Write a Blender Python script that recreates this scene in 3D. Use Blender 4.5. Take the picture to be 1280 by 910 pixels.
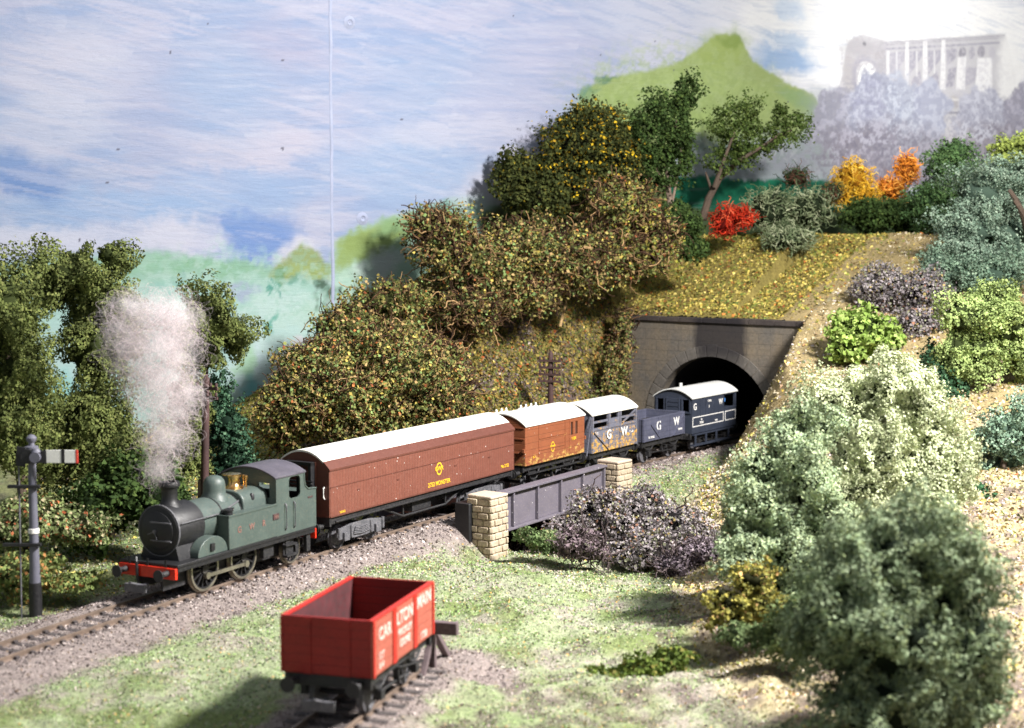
import bpy, math, random
import numpy as np
from mathutils import Vector, Matrix

for o in list(bpy.data.objects):
    bpy.data.objects.remove(o)
SC = bpy.context.scene
COL = SC.collection
R = math.radians

# ------------------------------------------------------------------ camera
cam = bpy.data.cameras.new('camera')
cam_o = bpy.data.objects.new('camera', cam)
COL.objects.link(cam_o)
cam_o.location = (0, 0, 12.2)
cam_o.rotation_euler = (R(90) - math.atan2(172, 2000), 0, 0)
cam.sensor_width = 36
cam.lens = 56.25
cam.clip_start = 0.5
cam.clip_end = 400
cam.dof.use_dof = True
cam.dof.focus_distance = 68
cam.dof.aperture_fstop = 0.28
SC.camera = cam_o

# ------------------------------------------------------------------ room light and lamps
W = bpy.data.worlds.new('World')
SC.world = W
W.use_nodes = True
W.node_tree.nodes['Background'].inputs[0].default_value = (0.80, 0.88, 1.0, 1)
W.node_tree.nodes['Background'].inputs[1].default_value = 0.33

def lamp(name, loc, target, power, size, col, kind='AREA', spot=60):
    l = bpy.data.lights.new(name, kind)
    l.energy = power
    l.color = col
    if kind == 'AREA':
        l.shape = 'DISK'
        l.size = size
    else:
        l.shadow_soft_size = size
        l.spot_size = R(spot)
        l.spot_blend = 0.8
    o = bpy.data.objects.new(name, l)
    COL.objects.link(o)
    o.location = loc
    d = Vector(target) - Vector(loc)
    o.rotation_euler = d.to_track_quat('-Z', 'Y').to_euler()
    return o
lamp('display_lamp', (31, 43, 38), (-1, 56, 0), 106000, 7.0, (1.0, 0.965, 0.925))
lamp('ceiling_lamp', (4, 62, 64), (0, 66, 4), 6500, 26, (0.93, 0.96, 1.0))
lamp('backdrop_lamp', (30, 70, 36), (40, 120, 21), 140000, 2.5, (1.0, 0.98, 0.96), 'SPOT', 60)

SC.view_settings.view_transform = 'Standard'
SC.view_settings.look = 'None'
SC.view_settings.exposure = 0.0
SC.view_settings.gamma = 1.0
SC.render.engine = 'CYCLES'
SC.cycles.max_bounces = 7
SC.cycles.volume_bounces = 4
SC.cycles.transparent_max_bounces = 24
SC.cycles.use_denoising = True

# ------------------------------------------------------------------ helpers
def lin(c):
    return c / 12.92 if c <= 0.04045 else ((c + 0.055) / 1.055) ** 2.4
def C(r, g, b, k=1.0):
    return (lin(r / 255) * k, lin(g / 255) * k, lin(b / 255) * k)

def tag(o, label=None, cat=None, group=None, kind=None):
    if label: o['label'] = label
    if cat: o['category'] = cat
    if group: o['group'] = group
    if kind: o['kind'] = kind
    return o

def empty(name, loc=(0, 0, 0), rz=0.0, label=None, cat=None, group=None, kind=None, parent=None):
    o = bpy.data.objects.new(name, None)
    o.empty_display_size = 0.2
    COL.objects.link(o)
    o.location = loc
    o.rotation_euler = (0, 0, rz)
    if parent: o.parent = parent
    return tag(o, label, cat, group, kind)

def np_mesh(name, v, f, mat, parent=None, loc=(0, 0, 0), col=None, smooth=False, uv=None):
    """v (n,3); f (m,3|4) arrays"""
    v = np.asarray(v, np.float32); f = np.asarray(f, np.int32)
    me = bpy.data.meshes.new(name)
    k = f.shape[1]
    me.vertices.add(len(v)); me.vertices.foreach_set('co', v.ravel())
    me.loops.add(f.size); me.loops.foreach_set('vertex_index', f.ravel())
    me.polygons.add(len(f))
    me.polygons.foreach_set('loop_start', np.arange(0, f.size, k, dtype=np.int32))
    me.polygons.foreach_set('loop_total', np.full(len(f), k, np.int32))
    if smooth:
        me.polygons.foreach_set('use_smooth', np.ones(len(f), bool))
    if col is not None:
        a = me.color_attributes.new('Col', 'FLOAT_COLOR', 'POINT')
        c4 = np.ones((len(v), 4), np.float32); c4[:, :3] = col
        a.data.foreach_set('color', c4.ravel())
    me.update(calc_edges=True); me.validate()
    me.materials.append(mat)
    o = bpy.data.objects.new(name, me)
    COL.objects.link(o)
    o.location = loc
    if parent: o.parent = parent
    return o

class MB:
    def __init__(s): s.v = []; s.f = []
    def add(s, vs, fs):
        n = len(s.v); s.v += [tuple(p) for p in vs]; s.f += [tuple(i + n for i in q) for q in fs]; return s
    def box(s, x0, x1, y0, y1, z0, z1):
        vs = [(x, y, z) for x in (x0, x1) for y in (y0, y1) for z in (z0, z1)]
        return s.add(vs, [(0, 1, 3, 2), (4, 6, 7, 5), (0, 4, 5, 1), (2, 3, 7, 6), (0, 2, 6, 4), (1, 5, 7, 3)])
    def bar(s, p0, p1, w, h, up=(0, 0, 1)):
        p0 = Vector(p0); p1 = Vector(p1); d = (p1 - p0).normalized(); u = Vector(up)
        a = d.cross(u).normalized(); b = a.cross(d).normalized()
        vs = []
        for p in (p0, p1):
            for i, j in ((-1, -1), (1, -1), (1, 1), (-1, 1)):
                vs.append(p + a * (i * w / 2) + b * (j * h / 2))
        return s.add(vs, [(3, 2, 1, 0), (4, 5, 6, 7)] + [(i, (i + 1) % 4, 4 + (i + 1) % 4, 4 + i) for i in range(4)])
    def cyl(s, p0, p1, r0, r1=None, n=16, caps=True):
        r1 = r0 if r1 is None else r1
        return s.tube([p0, p1], [r0, r1], n, caps)
    def tube(s, pts, r, n=8, caps=True):
        pts = [Vector(p) for p in pts]
        rr = r if isinstance(r, (list, tuple)) else [r] * len(pts)
        vs = []; fs = []
        t0 = (pts[1] - pts[0]).normalized()
        ref = Vector((0, 0, 1)) if abs(t0.z) < 0.9 else Vector((1, 0, 0))
        for i, p in enumerate(pts):
            t = (pts[min(i + 1, len(pts) - 1)] - pts[max(i - 1, 0)]).normalized()
            a = t.cross(ref).normalized(); b = a.cross(t).normalized()
            for k in range(n):
                an = 2 * math.pi * k / n
                vs.append(p + a * (rr[i] * math.cos(an)) + b * (rr[i] * math.sin(an)))
        for i in range(len(pts) - 1):
            for k in range(n):
                fs.append((i * n + k, (i + 1) * n + k, (i + 1) * n + (k + 1) % n, i * n + (k + 1) % n))
        if caps:
            fs.append(tuple(range(n))); fs.append(tuple(range(len(pts) * n - 1, (len(pts) - 1) * n - 1, -1)))
        return s.add(vs, fs)
    def lathe(s, prof, n=24, o=(0, 0, 0), axis='z', cap=True):
        vs = []; fs = []
        for r, h in prof:
            for k in range(n):
                a = 2 * math.pi * k / n; c, q = r * math.cos(a), r * math.sin(a)
                p = {'z': (c, q, h), 'x': (h, c, q), 'y': (q, h, c)}[axis]
                vs.append((p[0] + o[0], p[1] + o[1], p[2] + o[2]))
        for i in range(len(prof) - 1):
            for k in range(n):
                fs.append((i * n + k, i * n + (k + 1) % n, (i + 1) * n + (k + 1) % n, (i + 1) * n + k))
        if cap:
            if prof[0][0] > 1e-4: fs.append(tuple(range(n - 1, -1, -1)))
            if prof[-1][0] > 1e-4: fs.append(tuple(range((len(prof) - 1) * n, len(prof) * n)))
        return s.add(vs, fs)
    def prism(s, poly, axis, a0, a1):
        """poly = 2-D points; axis 'x': poly is (y,z); 'y': (x,z); 'z': (x,y)"""
        n = len(poly); vs = []
        for a in (a0, a1):
            for p, q in poly:
                vs.append({'x': (a, p, q), 'y': (p, a, q), 'z': (p, q, a)}[axis])
        fs = [tuple(range(n - 1, -1, -1)), tuple(range(n, 2 * n))] + [(i, (i + 1) % n, n + (i + 1) % n, n + i) for i in range(n)]
        return s.add(vs, fs)
    def wall_holes(s, xs, zs, holes, y0, y1):
        """a plate in the xz plane between y0 and y1 with rectangular holes, xs/zs sorted cut lines"""
        def inside(x, z):
            return any(h[0] < x < h[1] and h[2] < z < h[3] for h in holes)
        keep = {}
        for i in range(len(xs) - 1):
            for j in range(len(zs) - 1):
                keep[i, j] = not inside((xs[i] + xs[i + 1]) / 2, (zs[j] + zs[j + 1]) / 2)
        idx = {}; vs = []; fs = []
        def vid(i, j, k):
            if (i, j, k) not in idx:
                idx[i, j, k] = len(vs); vs.append((xs[i], (y0, y1)[k], zs[j]))
            return idx[i, j, k]
        for (i, j), kk in keep.items():
            if not kk: continue
            fs.append((vid(i, j, 0), vid(i + 1, j, 0), vid(i + 1, j + 1, 0), vid(i, j + 1, 0)))
            fs.append((vid(i, j, 1), vid(i, j + 1, 1), vid(i + 1, j + 1, 1), vid(i + 1, j, 1)))
            for di, dj, a, b in ((-1, 0, (0, 0), (0, 1)), (1, 0, (1, 0), (1, 1)), (0, -1, (0, 0), (1, 0)), (0, 1, (0, 1), (1, 1))):
                if not keep.get((i + di, j + dj), False):
                    p = (i + a[0], j + a[1]); q = (i + b[0], j + b[1])
                    fs.append((vid(*p, 0), vid(*q, 0), vid(*q, 1), vid(*p, 1)))
        return s.add(vs, fs)
    def xf(s, m):
        s.v = [tuple(m @ Vector(p)) for p in s.v]; return s
    def build(s, name, mat, parent=None, loc=(0, 0, 0), bevel=0.0, angle=38, seg=2):
        me = bpy.data.meshes.new(name)
        me.from_pydata(s.v, [], s.f)
        import bmesh
        bm = bmesh.new(); bm.from_mesh(me)
        bmesh.ops.recalc_face_normals(bm, faces=bm.faces)
        bm.to_mesh(me); bm.free()
        me.polygons.foreach_set('use_smooth', [True] * len(me.polygons))
        me.set_sharp_from_angle(angle=R(angle))
        me.materials.append(mat)
        o = bpy.data.objects.new(name, me)
        COL.objects.link(o)
        o.location = loc
        if parent: o.parent = parent
        if bevel:
            b = o.modifiers.new('bevel', 'BEVEL'); b.width = bevel; b.segments = seg
            b.limit_method = 'ANGLE'; b.angle_limit = R(40); b.harden_normals = False
        return o

def copy_tree(o, parent=None):
    c = o.copy(); COL.objects.link(c)
    if parent: c.parent = parent
    for ch in list(o.children): copy_tree(ch, c)
    return c

# ------------------------------------------------------------------ materials
def nodes(name):
    m = bpy.data.materials.new(name); m.use_nodes = True
    nt = m.node_tree
    return m, nt, nt.nodes, nt.links, nt.nodes['Principled BSDF']

def mix_rgb(nt, fac, a, b, mode='MIX'):
    n = nt.nodes.new('ShaderNodeMix'); n.data_type = 'RGBA'; n.blend_type = mode
    for sock, val in ((n.inputs[0], fac), (n.inputs[6], a), (n.inputs[7], b)):
        if hasattr(val, 'is_output'): nt.links.new(val, sock)
        elif isinstance(val, (int, float)): sock.default_value = val
        else: sock.default_value = (*val[:3], 1)
    return n.outputs[2]

def ramp(nt, src, p0, p1, v0=0.0, v1=1.0):
    n = nt.nodes.new('ShaderNodeMapRange'); n.clamp = True
    nt.links.new(src, n.inputs[0])
    n.inputs[1].default_value = p0; n.inputs[2].default_value = p1; n.inputs[3].default_value = v0; n.inputs[4].default_value = v1
    return n.outputs[0]

def mth(nt, op, a, b=None):
    n = nt.nodes.new('ShaderNodeMath'); n.operation = op
    for i, val in enumerate((a, b)):
        if val is None: continue
        if hasattr(val, 'is_output'): nt.links.new(val, n.inputs[i])
        else: n.inputs[i].default_value = val
    return n.outputs[0]

def noise(nt, scale, detail=4, rough=0.6, vec=None, dist=0.0):
    n = nt.nodes.new('ShaderNodeTexNoise'); n.inputs['Scale'].default_value = scale
    n.inputs['Detail'].default_value = detail; n.inputs['Roughness'].default_value = rough
    n.inputs['Distortion'].default_value = dist
    if vec is not None: nt.links.new(vec, n.inputs['Vector'])
    return n.outputs[0]

def objco(nt, scale=None):
    t = nt.nodes.new('ShaderNodeTexCoord').outputs['Object']
    if scale:
        m = nt.nodes.new('ShaderNodeMapping'); m.inputs['Scale'].default_value = scale
        nt.links.new(t, m.inputs['Vector']); return m.outputs[0]
    return t

def bump(nt, h, strength=0.3, dist=0.05):
    b = nt.nodes.new('ShaderNodeBump'); b.inputs['Strength'].default_value = strength; b.inputs['Distance'].default_value = dist
    nt.links.new(h, b.inputs['Height']); return b.outputs[0]

def paint(name, col, rough=0.5, dirt=(0.25, 0.2, 0.15), dirt_amt=0.35, specks=None, speck_amt=0.0, metal=0.0,
          plank=None, plank_axis='x', var=0.25, low_dirt=None):
    """weathered model paint: tone variation, dusty patches, chips; plank = (spacing) grooves along an axis"""
    m, nt, N, L, b = nodes(name)
    co = objco(nt)
    n1 = noise(nt, 1.7, 5, 0.65, co)
    n2 = noise(nt, 14, 4, 0.7, co)
    base = mix_rgb(nt, ramp(nt, n1, 0.3, 0.7), [c * (1 - var) for c in col], [min(1, c * (1 + var)) for c in col])
    d = mth(nt, 'MULTIPLY', ramp(nt, n2, 0.5, 0.72), dirt_amt)
    base = mix_rgb(nt, d, base, dirt)
    hgt = n2
    if low_dirt:     # clinging flock: colour, z at bottom, z at top, amount
        sep = nt.nodes.new('ShaderNodeSeparateXYZ'); L.new(co, sep.inputs[0])
        n3 = noise(nt, 2.6, 8, 0.82, objco(nt, (1, 1, 1.5)))
        n4 = noise(nt, 9, 3, 0.6, co)
        g = ramp(nt, sep.outputs[2], low_dirt[1], low_dirt[2], 1.0, 0.0)
        k = mth(nt, 'ADD', mth(nt, 'MULTIPLY', g, low_dirt[3]), mth(nt, 'SUBTRACT', n3, 0.62))
        k = ramp(nt, k, 0.0, 0.07)
        fl = mix_rgb(nt, ramp(nt, n4, 0.4, 0.6), low_dirt[0], [c * 0.55 for c in low_dirt[0]])
        base = mix_rgb(nt, k, base, fl)
        hgt = mth(nt, 'ADD', n2, k)
    if specks:
        v = nt.nodes.new('ShaderNodeTexVoronoi'); v.inputs['Scale'].default_value = 3.6; L.new(co, v.inputs['Vector'])
        s = mth(nt, 'MULTIPLY', ramp(nt, v.outputs['Distance'], 0.10, 0.06), ramp(nt, n1, 0.62 - speck_amt, 0.66 - speck_amt))
        base = mix_rgb(nt, s, base, specks)
    if plank:
        sep = nt.nodes.new('ShaderNodeSeparateXYZ'); L.new(co, sep.inputs[0])
        a = sep.outputs['xyz'.index(plank_axis)]
        fr = mth(nt, 'PINGPONG', a, plank / 2)
        gro = ramp(nt, fr, 0.0, 0.022)
        base = mix_rgb(nt, mth(nt, 'MULTIPLY', mth(nt, 'SUBTRACT', 1.0, gro), 0.45), base, [c * 0.3 for c in col])
        hgt = mth(nt, 'ADD', mth(nt, 'MULTIPLY', n2, 0.3), mth(nt, 'MULTIPLY', gro, 1.5))
    L.new(base, b.inputs['Base Color'])
    L.new(ramp(nt, n2, 0.3, 0.7, rough * 0.8, min(1, rough * 1.25)), b.inputs['Roughness'])
    b.inputs['Metallic'].default_value = metal
    L.new(bump(nt, hgt, 0.25, 0.02), b.inputs['Normal'])
    return m

def attr_mat(name, rough=0.9, nscale=None, namt=0.3, spec=0.25, trans=0.0, bscale=None):
    m, nt, N, L, b = nodes(name)
    a = nt.nodes.new('ShaderNodeVertexColor'); a.layer_name = 'Col'
    c = a.outputs[0]
    if nscale:
        n1 = noise(nt, nscale, 4, 0.7, objco(nt))
        c = mix_rgb(nt, 1.0, c, mix_rgb(nt, n1, [1 - namt] * 3, [1 + namt] * 3), 'MULTIPLY')
    L.new(c, b.inputs['Base Color'])
    b.inputs['Roughness'].default_value = rough
    b.inputs['Specular IOR Level'].default_value = spec
    if bscale:
        L.new(bump(nt, noise(nt, bscale, 5, 0.7, objco(nt)), 0.6, 0.08), b.inputs['Normal'])
    if trans:
        t = nt.nodes.new('ShaderNodeBsdfTranslucent'); L.new(c, t.inputs[0])
        mx = nt.nodes.new('ShaderNodeMixShader'); mx.inputs[0].default_value = trans
        L.new(b.outputs[0], mx.inputs[1]); L.new(t.outputs[0], mx.inputs[2])
        L.new(mx.outputs[0], nt.nodes['Material Output'].inputs[0])
    return m

M = {}
M['foliage'] = attr_mat('foliage', 0.85, None, 0, 0.2, 0.18)
M['crumb'] = attr_mat('flock', 0.95, None, 0, 0.1)
M['bark'] = paint('bark', (0.075, 0.05, 0.035), 0.9, (0.2, 0.16, 0.12), 0.5, var=0.4)
M['bark_pale'] = paint('pale_bark', (0.22, 0.16, 0.12), 0.9, (0.1, 0.07, 0.05), 0.5, var=0.4)
M['twig'] = paint('twig', (0.16, 0.10, 0.06), 0.9, (0.05, 0.03, 0.02), 0.5, var=0.4)
M['twig_pale'] = paint('pale_stick', C(176, 146, 100), 0.9, (0.1, 0.07, 0.05), 0.5, var=0.3)
M['black'] = paint('black_paint', (0.010, 0.010, 0.012), 0.5, (0.07, 0.065, 0.06), 0.22)
M['chassis'] = paint('chassis_black', (0.014, 0.014, 0.016), 0.6, (0.09, 0.08, 0.075), 0.5)
M['chassis_grey'] = paint('dusty_bogie', (0.085, 0.085, 0.095), 0.6, (0.25, 0.23, 0.24), 0.7)
M['loco_green'] = paint('loco_green', C(70, 82, 78), 0.45, C(150, 140, 120), 0.16, var=0.13, specks=(0.6, 0.58, 0.5), speck_amt=-0.04)
M['cab_roof'] = paint('cab_roof', C(74, 70, 80), 0.6, (0.25, 0.22, 0.22), 0.3)
M['red_beam'] = paint('red_beam', C(205, 44, 22), 0.4, (0.15, 0.03, 0.02), 0.35)
M['steel'] = paint('worn_steel', (0.40, 0.37, 0.30), 0.35, (0.1, 0.08, 0.06), 0.6, metal=0.85)
M['brass'] = paint('brass', (0.85, 0.50, 0.20), 0.22, (0.4, 0.2, 0.06), 0.3, metal=1.0)
M['coach'] = paint('coach_brown', C(112, 66, 54), 0.5, C(150, 110, 95), 0.22, specks=(0.8, 0.77, 0.72), speck_amt=0.14, plank=0.19, var=0.1)
M['coach_end'] = paint('coach_brown_end', C(92, 52, 42), 0.5, C(150, 110, 95), 0.15, var=0.12)
M['van'] = paint('van_brown', C(132, 76, 50), 0.5, C(170, 110, 70), 0.25, specks=(0.8, 0.75, 0.7), speck_amt=0.14, plank=0.30, plank_axis='z', var=0.12,
                 low_dirt=(C(206, 166, 92), 1.4, 2.2, 0.155))
M['white_roof'] = paint('white_roof', (0.80, 0.77, 0.70), 0.55, (0.55, 0.45, 0.33), 0.25, var=0.05)
M['grey_roof'] = paint('grey_white_roof', (0.62, 0.62, 0.60), 0.6, (0.35, 0.33, 0.3), 0.35, var=0.08)
M['cattle'] = paint('cattle_grey', C(98, 99, 112), 0.6, C(160, 155, 150), 0.3, specks=(0.8, 0.78, 0.7), speck_amt=0.05, var=0.15, plank=0.28, plank_axis='z',
                    low_dirt=(C(214, 166, 80), 1.2, 3.3, 0.17))
M['cattle_end'] = paint('cattle_grey_end', C(98, 99, 112), 0.6, C(160, 155, 150), 0.25, var=0.15, plank=0.28, plank_axis='z')
M['wagon_grey'] = paint('wagon_grey', C(76, 78, 96), 0.55, C(130, 128, 135), 0.3, plank=0.25, plank_axis='z', var=0.15)
M['toad'] = paint('brake_van_grey', C(48, 54, 68), 0.5, C(100, 100, 110), 0.25, var=0.15, plank=0.36)
M['dark_in'] = paint('dark_interior', (0.02, 0.018, 0.018), 0.9, (0.06, 0.05, 0.04), 0.5)
M['red_wagon'] = paint('wagon_red_unlit', C(142, 22, 15), 0.55, C(70, 22, 20), 0.4, var=0.12, plank=0.235, plank_axis='z')  # ends and far side: red darkened to stand for unlit faces
M['red_lit_side'] = paint('wagon_red_lit_side', C(152, 76, 60), 0.65, C(205, 140, 120), 0.5, var=0.12, plank=0.235, plank_axis='z')  # camera side: paler copy with the lit look put into the colour, plus dust
M['red_strap'] = paint('wagon_red_strap', C(168, 34, 24), 0.5, C(210, 90, 70), 0.2, var=0.1)
M['red_in'] = paint('wagon_red_inside', C(76, 32, 36), 0.7, (0.03, 0.02, 0.02), 0.9, var=0.4)
M['white'] = paint('white_lettering', (0.80, 0.78, 0.75), 0.6, (0.5, 0.45, 0.4), 0.3, var=0.05)
M['pinkish'] = paint('faded_white_lettering', C(226, 190, 180), 0.7, C(195, 110, 92), 0.6, var=0.08)
M['yellow'] = paint('yellow_lettering', C(226, 178, 40), 0.6, C(150, 100, 40), 0.3, var=0.05)
M['redlet'] = paint('faded_red_lettering', C(128, 88, 80), 0.6, C(76, 104, 93), 0.85, var=0.05)
M['plate'] = paint('number_plate', C(70, 50, 52), 0.5, (0.3, 0.25, 0.2), 0.3)
M['rail_top'] = paint('rail', C(126, 110, 98), 0.5, (0.10, 0.06, 0.04), 0.6, metal=0.2, var=0.3)
M['sleeper'] = paint('sleeper', (0.055, 0.045, 0.045), 0.85, (0.2, 0.17, 0.15), 0.5, var=0.4)
M['girder'] = paint('girder_grey', C(98, 93, 104), 0.6, C(150, 138, 132), 0.5, specks=(0.75, 0.72, 0.72), speck_amt=0.17, var=0.12)
M['rust'] = paint('rusty_underside', C(96, 50, 32), 0.8, (0.03, 0.02, 0.02), 0.5, var=0.3)
M['post_grey'] = paint('signal_grey', C(98, 98, 110), 0.5, (0.12, 0.12, 0.13), 0.4, var=0.15)
M['pole'] = paint('pole_brown', C(66, 44, 42), 0.8, (0.14, 0.1, 0.1), 0.4, var=0.3)
M['signal_white'] = paint('signal_white', (0.72, 0.72, 0.68), 0.5, (0.4, 0.38, 0.35), 0.25, var=0.05)
M['signal_red'] = paint('signal_red', C(200, 60, 50), 0.5, var=0.1)
M['blue_label'] = paint('blue_patch', C(60, 120, 190), 0.5, var=0.1)
M['timber'] = paint('weathered_timber', C(92, 78, 80), 0.8, (0.25, 0.2, 0.2), 0.5, var=0.3)

# ------------------------------------------------------------------ lie of the land
_A, _B, _C = 2.81374476e-03, 0.204886720, -29.2020426      # near rail, X as a function of Y
def rail_x(y): return _A * y * y + _B * y + _C
def rail_th(y): return np.arctan(2 * _A * y + _B)
_ty = np.linspace(10, 130, 2401)
_tt = rail_th(_ty)
_cx = rail_x(_ty) - 0.627 * np.cos(_tt)
_cy = _ty + 0.627 * np.sin(_tt)
_cs = np.concatenate([[0], np.cumsum(np.hypot(np.diff(_cx), np.diff(_cy)))])
_cs -= np.interp(51.5, _cy, _cs)
def trk(s, l=0.0):
    """point at distance s along the main line, l metres to its right; and the heading"""
    x, y, t = np.interp(s, _cs, _cx), np.interp(s, _cs, _cy), np.interp(s, _cs, _tt)
    return float(x + l * math.cos(t)), float(y - l * math.sin(t)), float(t)
def to_sl(X, Y):
    s = np.interp(Y, _cy, _cs)
    for _ in range(14):
        x = np.interp(s, _cs, _cx); y = np.interp(s, _cs, _cy); t = np.interp(s, _cs, _tt)
        s = s + ((X - x) * np.sin(t) + (Y - y) * np.cos(t)) * 0.8
    x = np.interp(s, _cs, _cx); y = np.interp(s, _cs, _cy); t = np.interp(s, _cs, _tt)
    return s, (X - x) * np.cos(t) - (Y - y) * np.sin(t)

S_PORTAL = 46.4
SID_A = R(16.0)                                   # siding heading
SID_C = (-3.93, 40.9)                             # centre of the red wagon on it
def siding(u, w=0.0):
    return (SID_C[0] + u * math.sin(SID_A) + w * math.cos(SID_A), SID_C[1] + u * math.cos(SID_A) - w * math.sin(SID_A))
def to_siding(X, Y):
    dx, dy = X - SID_C[0], Y - SID_C[1]
    return dx * math.sin(SID_A) + dy * math.cos(SID_A), dx * math.cos(SID_A) - dy * math.sin(SID_A)

def back_y(X):
    return 88 + np.where(X > -9.9, 0.7, 0.5) * (X + 9.9)

def vnoise(x, y, seed=0):
    """smooth value noise, vectorised"""
    xi = np.floor(x).astype(np.int64); yi = np.floor(y).astype(np.int64)
    fx = x - xi; fy = y - yi
    fx = fx * fx * (3 - 2 * fx); fy = fy * fy * (3 - 2 * fy)
    def h(a, b):
        n = (a * 374761393 + b * 668265263 + seed * 974634541) & 0xffffffff
        n = ((n ^ (n >> 13)) * 1274126177) & 0xffffffff
        return ((n ^ (n >> 16)) & 0xffff) / 65535.0
    return (h(xi, yi) * (1 - fx) + h(xi + 1, yi) * fx) * (1 - fy) + (h(xi, yi + 1) * (1 - fx) + h(xi + 1, yi + 1) * fx) * fy
def fbm(x, y, seed=0, o=4):
    r = 0; a = 0.5; t = 0
    for i in range(o):
        r = r + a * vnoise(x * 2 ** i, y * 2 ** i, seed + i * 17); t += a; a *= 0.55
    return r / t
def sst(a, b, x):
    t = np.clip((x - a) / (b - a), 0, 1); return t * t * (3 - 2 * t)

def land(X, Y, rough=True):
    X = np.asarray(X, float); Y = np.asarray(Y, float)
    s, l = to_sl(X, Y)
    n = fbm(X * 0.35, Y * 0.35, 3); n2 = fbm(X * 1.3, Y * 1.3, 9)
    z = -0.42 + 0 * X
    # the field drops towards the bridge
    drop = sst(2.0, 3.6, l) * sst(10, 17, s) * (1 - sst(29, 36, s)) * (1 - sst(12, 19, l))
    z = z - 0.95 * drop
    # gully passing under the girder bridge
    gl = np.exp(-((s - 23.0) / 3.4) ** 4) * sst(-4.5, -2.5, l) * (1 - sst(6.5, 11, l))
    z = z - 2.2 * gl * (1 - 0.45 * drop)
    z = z + sst(3, 9, l) * (n - 0.5) * 0.5
    # bank behind the train
    foot = np.interp(s, [34, 45], [3.1, 5.7])
    D = np.maximum(-l - foot, 0)
    Yb = back_y(X); gap = np.maximum(Yb - Y, 0)
    Xb = X - 0.35 * gap
    Hb = np.interp(Xb, [-30, -25, -20, -16, -13, -9.9, -8, -5.2, -1.8, 0.5, 60], [0.5, 0.9, 1.5, 2.6, 4.2, 6.4, 7.7, 9.7, 11.2, 11.7, 11.7])
    k = np.interp(s, [-10, 5, 15, 30, 40, 46], [0.14, 0.2, 0.8, 0.95, 1.5, 3.2])
    t = D / (D + gap * 0.8 + 0.01)
    top = Hb * (1 - (1 - np.clip(t, 0, 1)) ** 1.7)
    bank = np.minimum(D * k, top)
    bank = np.where(s > 36, np.maximum(bank * (1 - sst(36, 46, s)) + np.minimum(D * k, Hb * (0.6 + 0.4 * t)) * sst(36, 46, s), 0), bank)
    z = z + np.where(l < -foot, bank, 0)
    # right-hand hillside
    lf = np.interp(s, [-10, 5, 12, 20, 26, 30, 34, 40, 45, 60], [26, 17, 14, 10, 6.8, 6.0, 5.1, 3.6, 3.0, 3.0])
    kr = np.interp(s, [0, 10, 25, 35, 45], [0.22, 0.25, 0.38, 0.85, 2.8])
    p = s - S_PORTAL
    Hc = np.interp(Y, [44, 50, 55, 60, 68, 80, 87, 104, 130], [0.1, 0.5, 0.9, 1.6, 2.9, 5.4, 8.0, 11.6, 12.2]) + 0.05 * (X - 20)
    rise = np.clip(np.minimum((l - lf) * kr, Hc + 0.4), 0, 30)
    z = np.where(l > lf, z + rise, z)
    # ground over the tunnel
    over = 6.75 + np.where(l < 0, 0.52, 0.37) * np.maximum(p, 0)
    over = np.minimum(over, 11.6)
    z = np.where((p > 0.3) & (np.abs(l) < 9), np.maximum(z, over), z)
    z = np.where((p > 0.3) & (np.abs(l) <= 4.6), over, z)
    if rough:
        far = np.clip((np.abs(l) - 2.2) / 2, 0, 1)
        z = z + (n - 0.5) * 0.5 * far + (n2 - 0.5) * 0.32 * far
        z = z + sst(2.6, 1.6, np.abs(l)) * 0.26 * (p < 0) * (1 - np.clip(gl * 3, 0, 1)) * 1.0
        z = z + 0.10 * np.exp(-((np.abs(l) - 1.25) / 0.3) ** 2) * (p < 0) * (1 - np.clip(gl * 3, 0, 1))
        u, w = to_siding(X, Y)
        sd = (np.abs(w) < 2.2) * (u < 5.6)
        z = np.where(sd, z * (1 - sst(2.2, 1.5, np.abs(w))) + sst(2.2, 1.5, np.abs(w)) * (-0.17), z)
    return z

def zones(X, Y):
    """what covers the ground: weights of ballast, grass, leaf litter, bare soil"""
    s, l = to_sl(X, Y)
    n = fbm(X * 0.5, Y * 0.5, 31); n2 = fbm(X * 1.7, Y * 1.7, 47)
    w = np.abs(l) + (n2 - 0.5) * 1.1
    bal = sst(3.3, 2.3, w + np.where((l > 0) & (s > 29), 0.9, 0)) * (s < S_PORTAL)
    u, v = to_siding(X, Y)
    d2 = np.where(u < 3.0, np.abs(v) - 1.0, np.hypot((u - 3.0) * 0.75, v - 0.5) - 2.0)
    bal = np.maximum(bal, sst(1.25, 0.35, d2 + (n2 - 0.5) * 0.9) * (u < 9))
    lf = np.interp(s, [-10, 5, 12, 20, 26, 30, 34, 40, 45, 60], [26, 17, 14, 10, 6.8, 6.0, 5.1, 3.6, 3.0, 3.0])
    litter = np.where(l > 0, sst(-0.6, 0.6, l - lf + (n - 0.5) * 2.0), sst(10, 24, s) * 0.75 + 0.25 * sst(0.35, 0.6, n))
    litter = np.where(s > S_PORTAL, 1.0, litter)
    soil = np.where((l < -3) & (s > 14) & (s < 45), sst(0.50, 0.60, n), 0) * 0.9
    soil = np.maximum(soil, np.where((l > 14) & (s < 26), sst(0.45, 0.6, n2) * 0.7, 0))
    # worn tan crest of the right-hand bank
    tan = np.where((l > 3.2) & (s > 36) & (s < S_PORTAL + 18), sst(0.2, 0.4, n + 0.03 * (l - 3)) * 0.9, 0)
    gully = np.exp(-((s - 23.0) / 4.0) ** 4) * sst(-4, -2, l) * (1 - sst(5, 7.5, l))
    return s, l, bal, np.clip(litter, 0, 1), soil, tan, gully, n, n2

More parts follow.
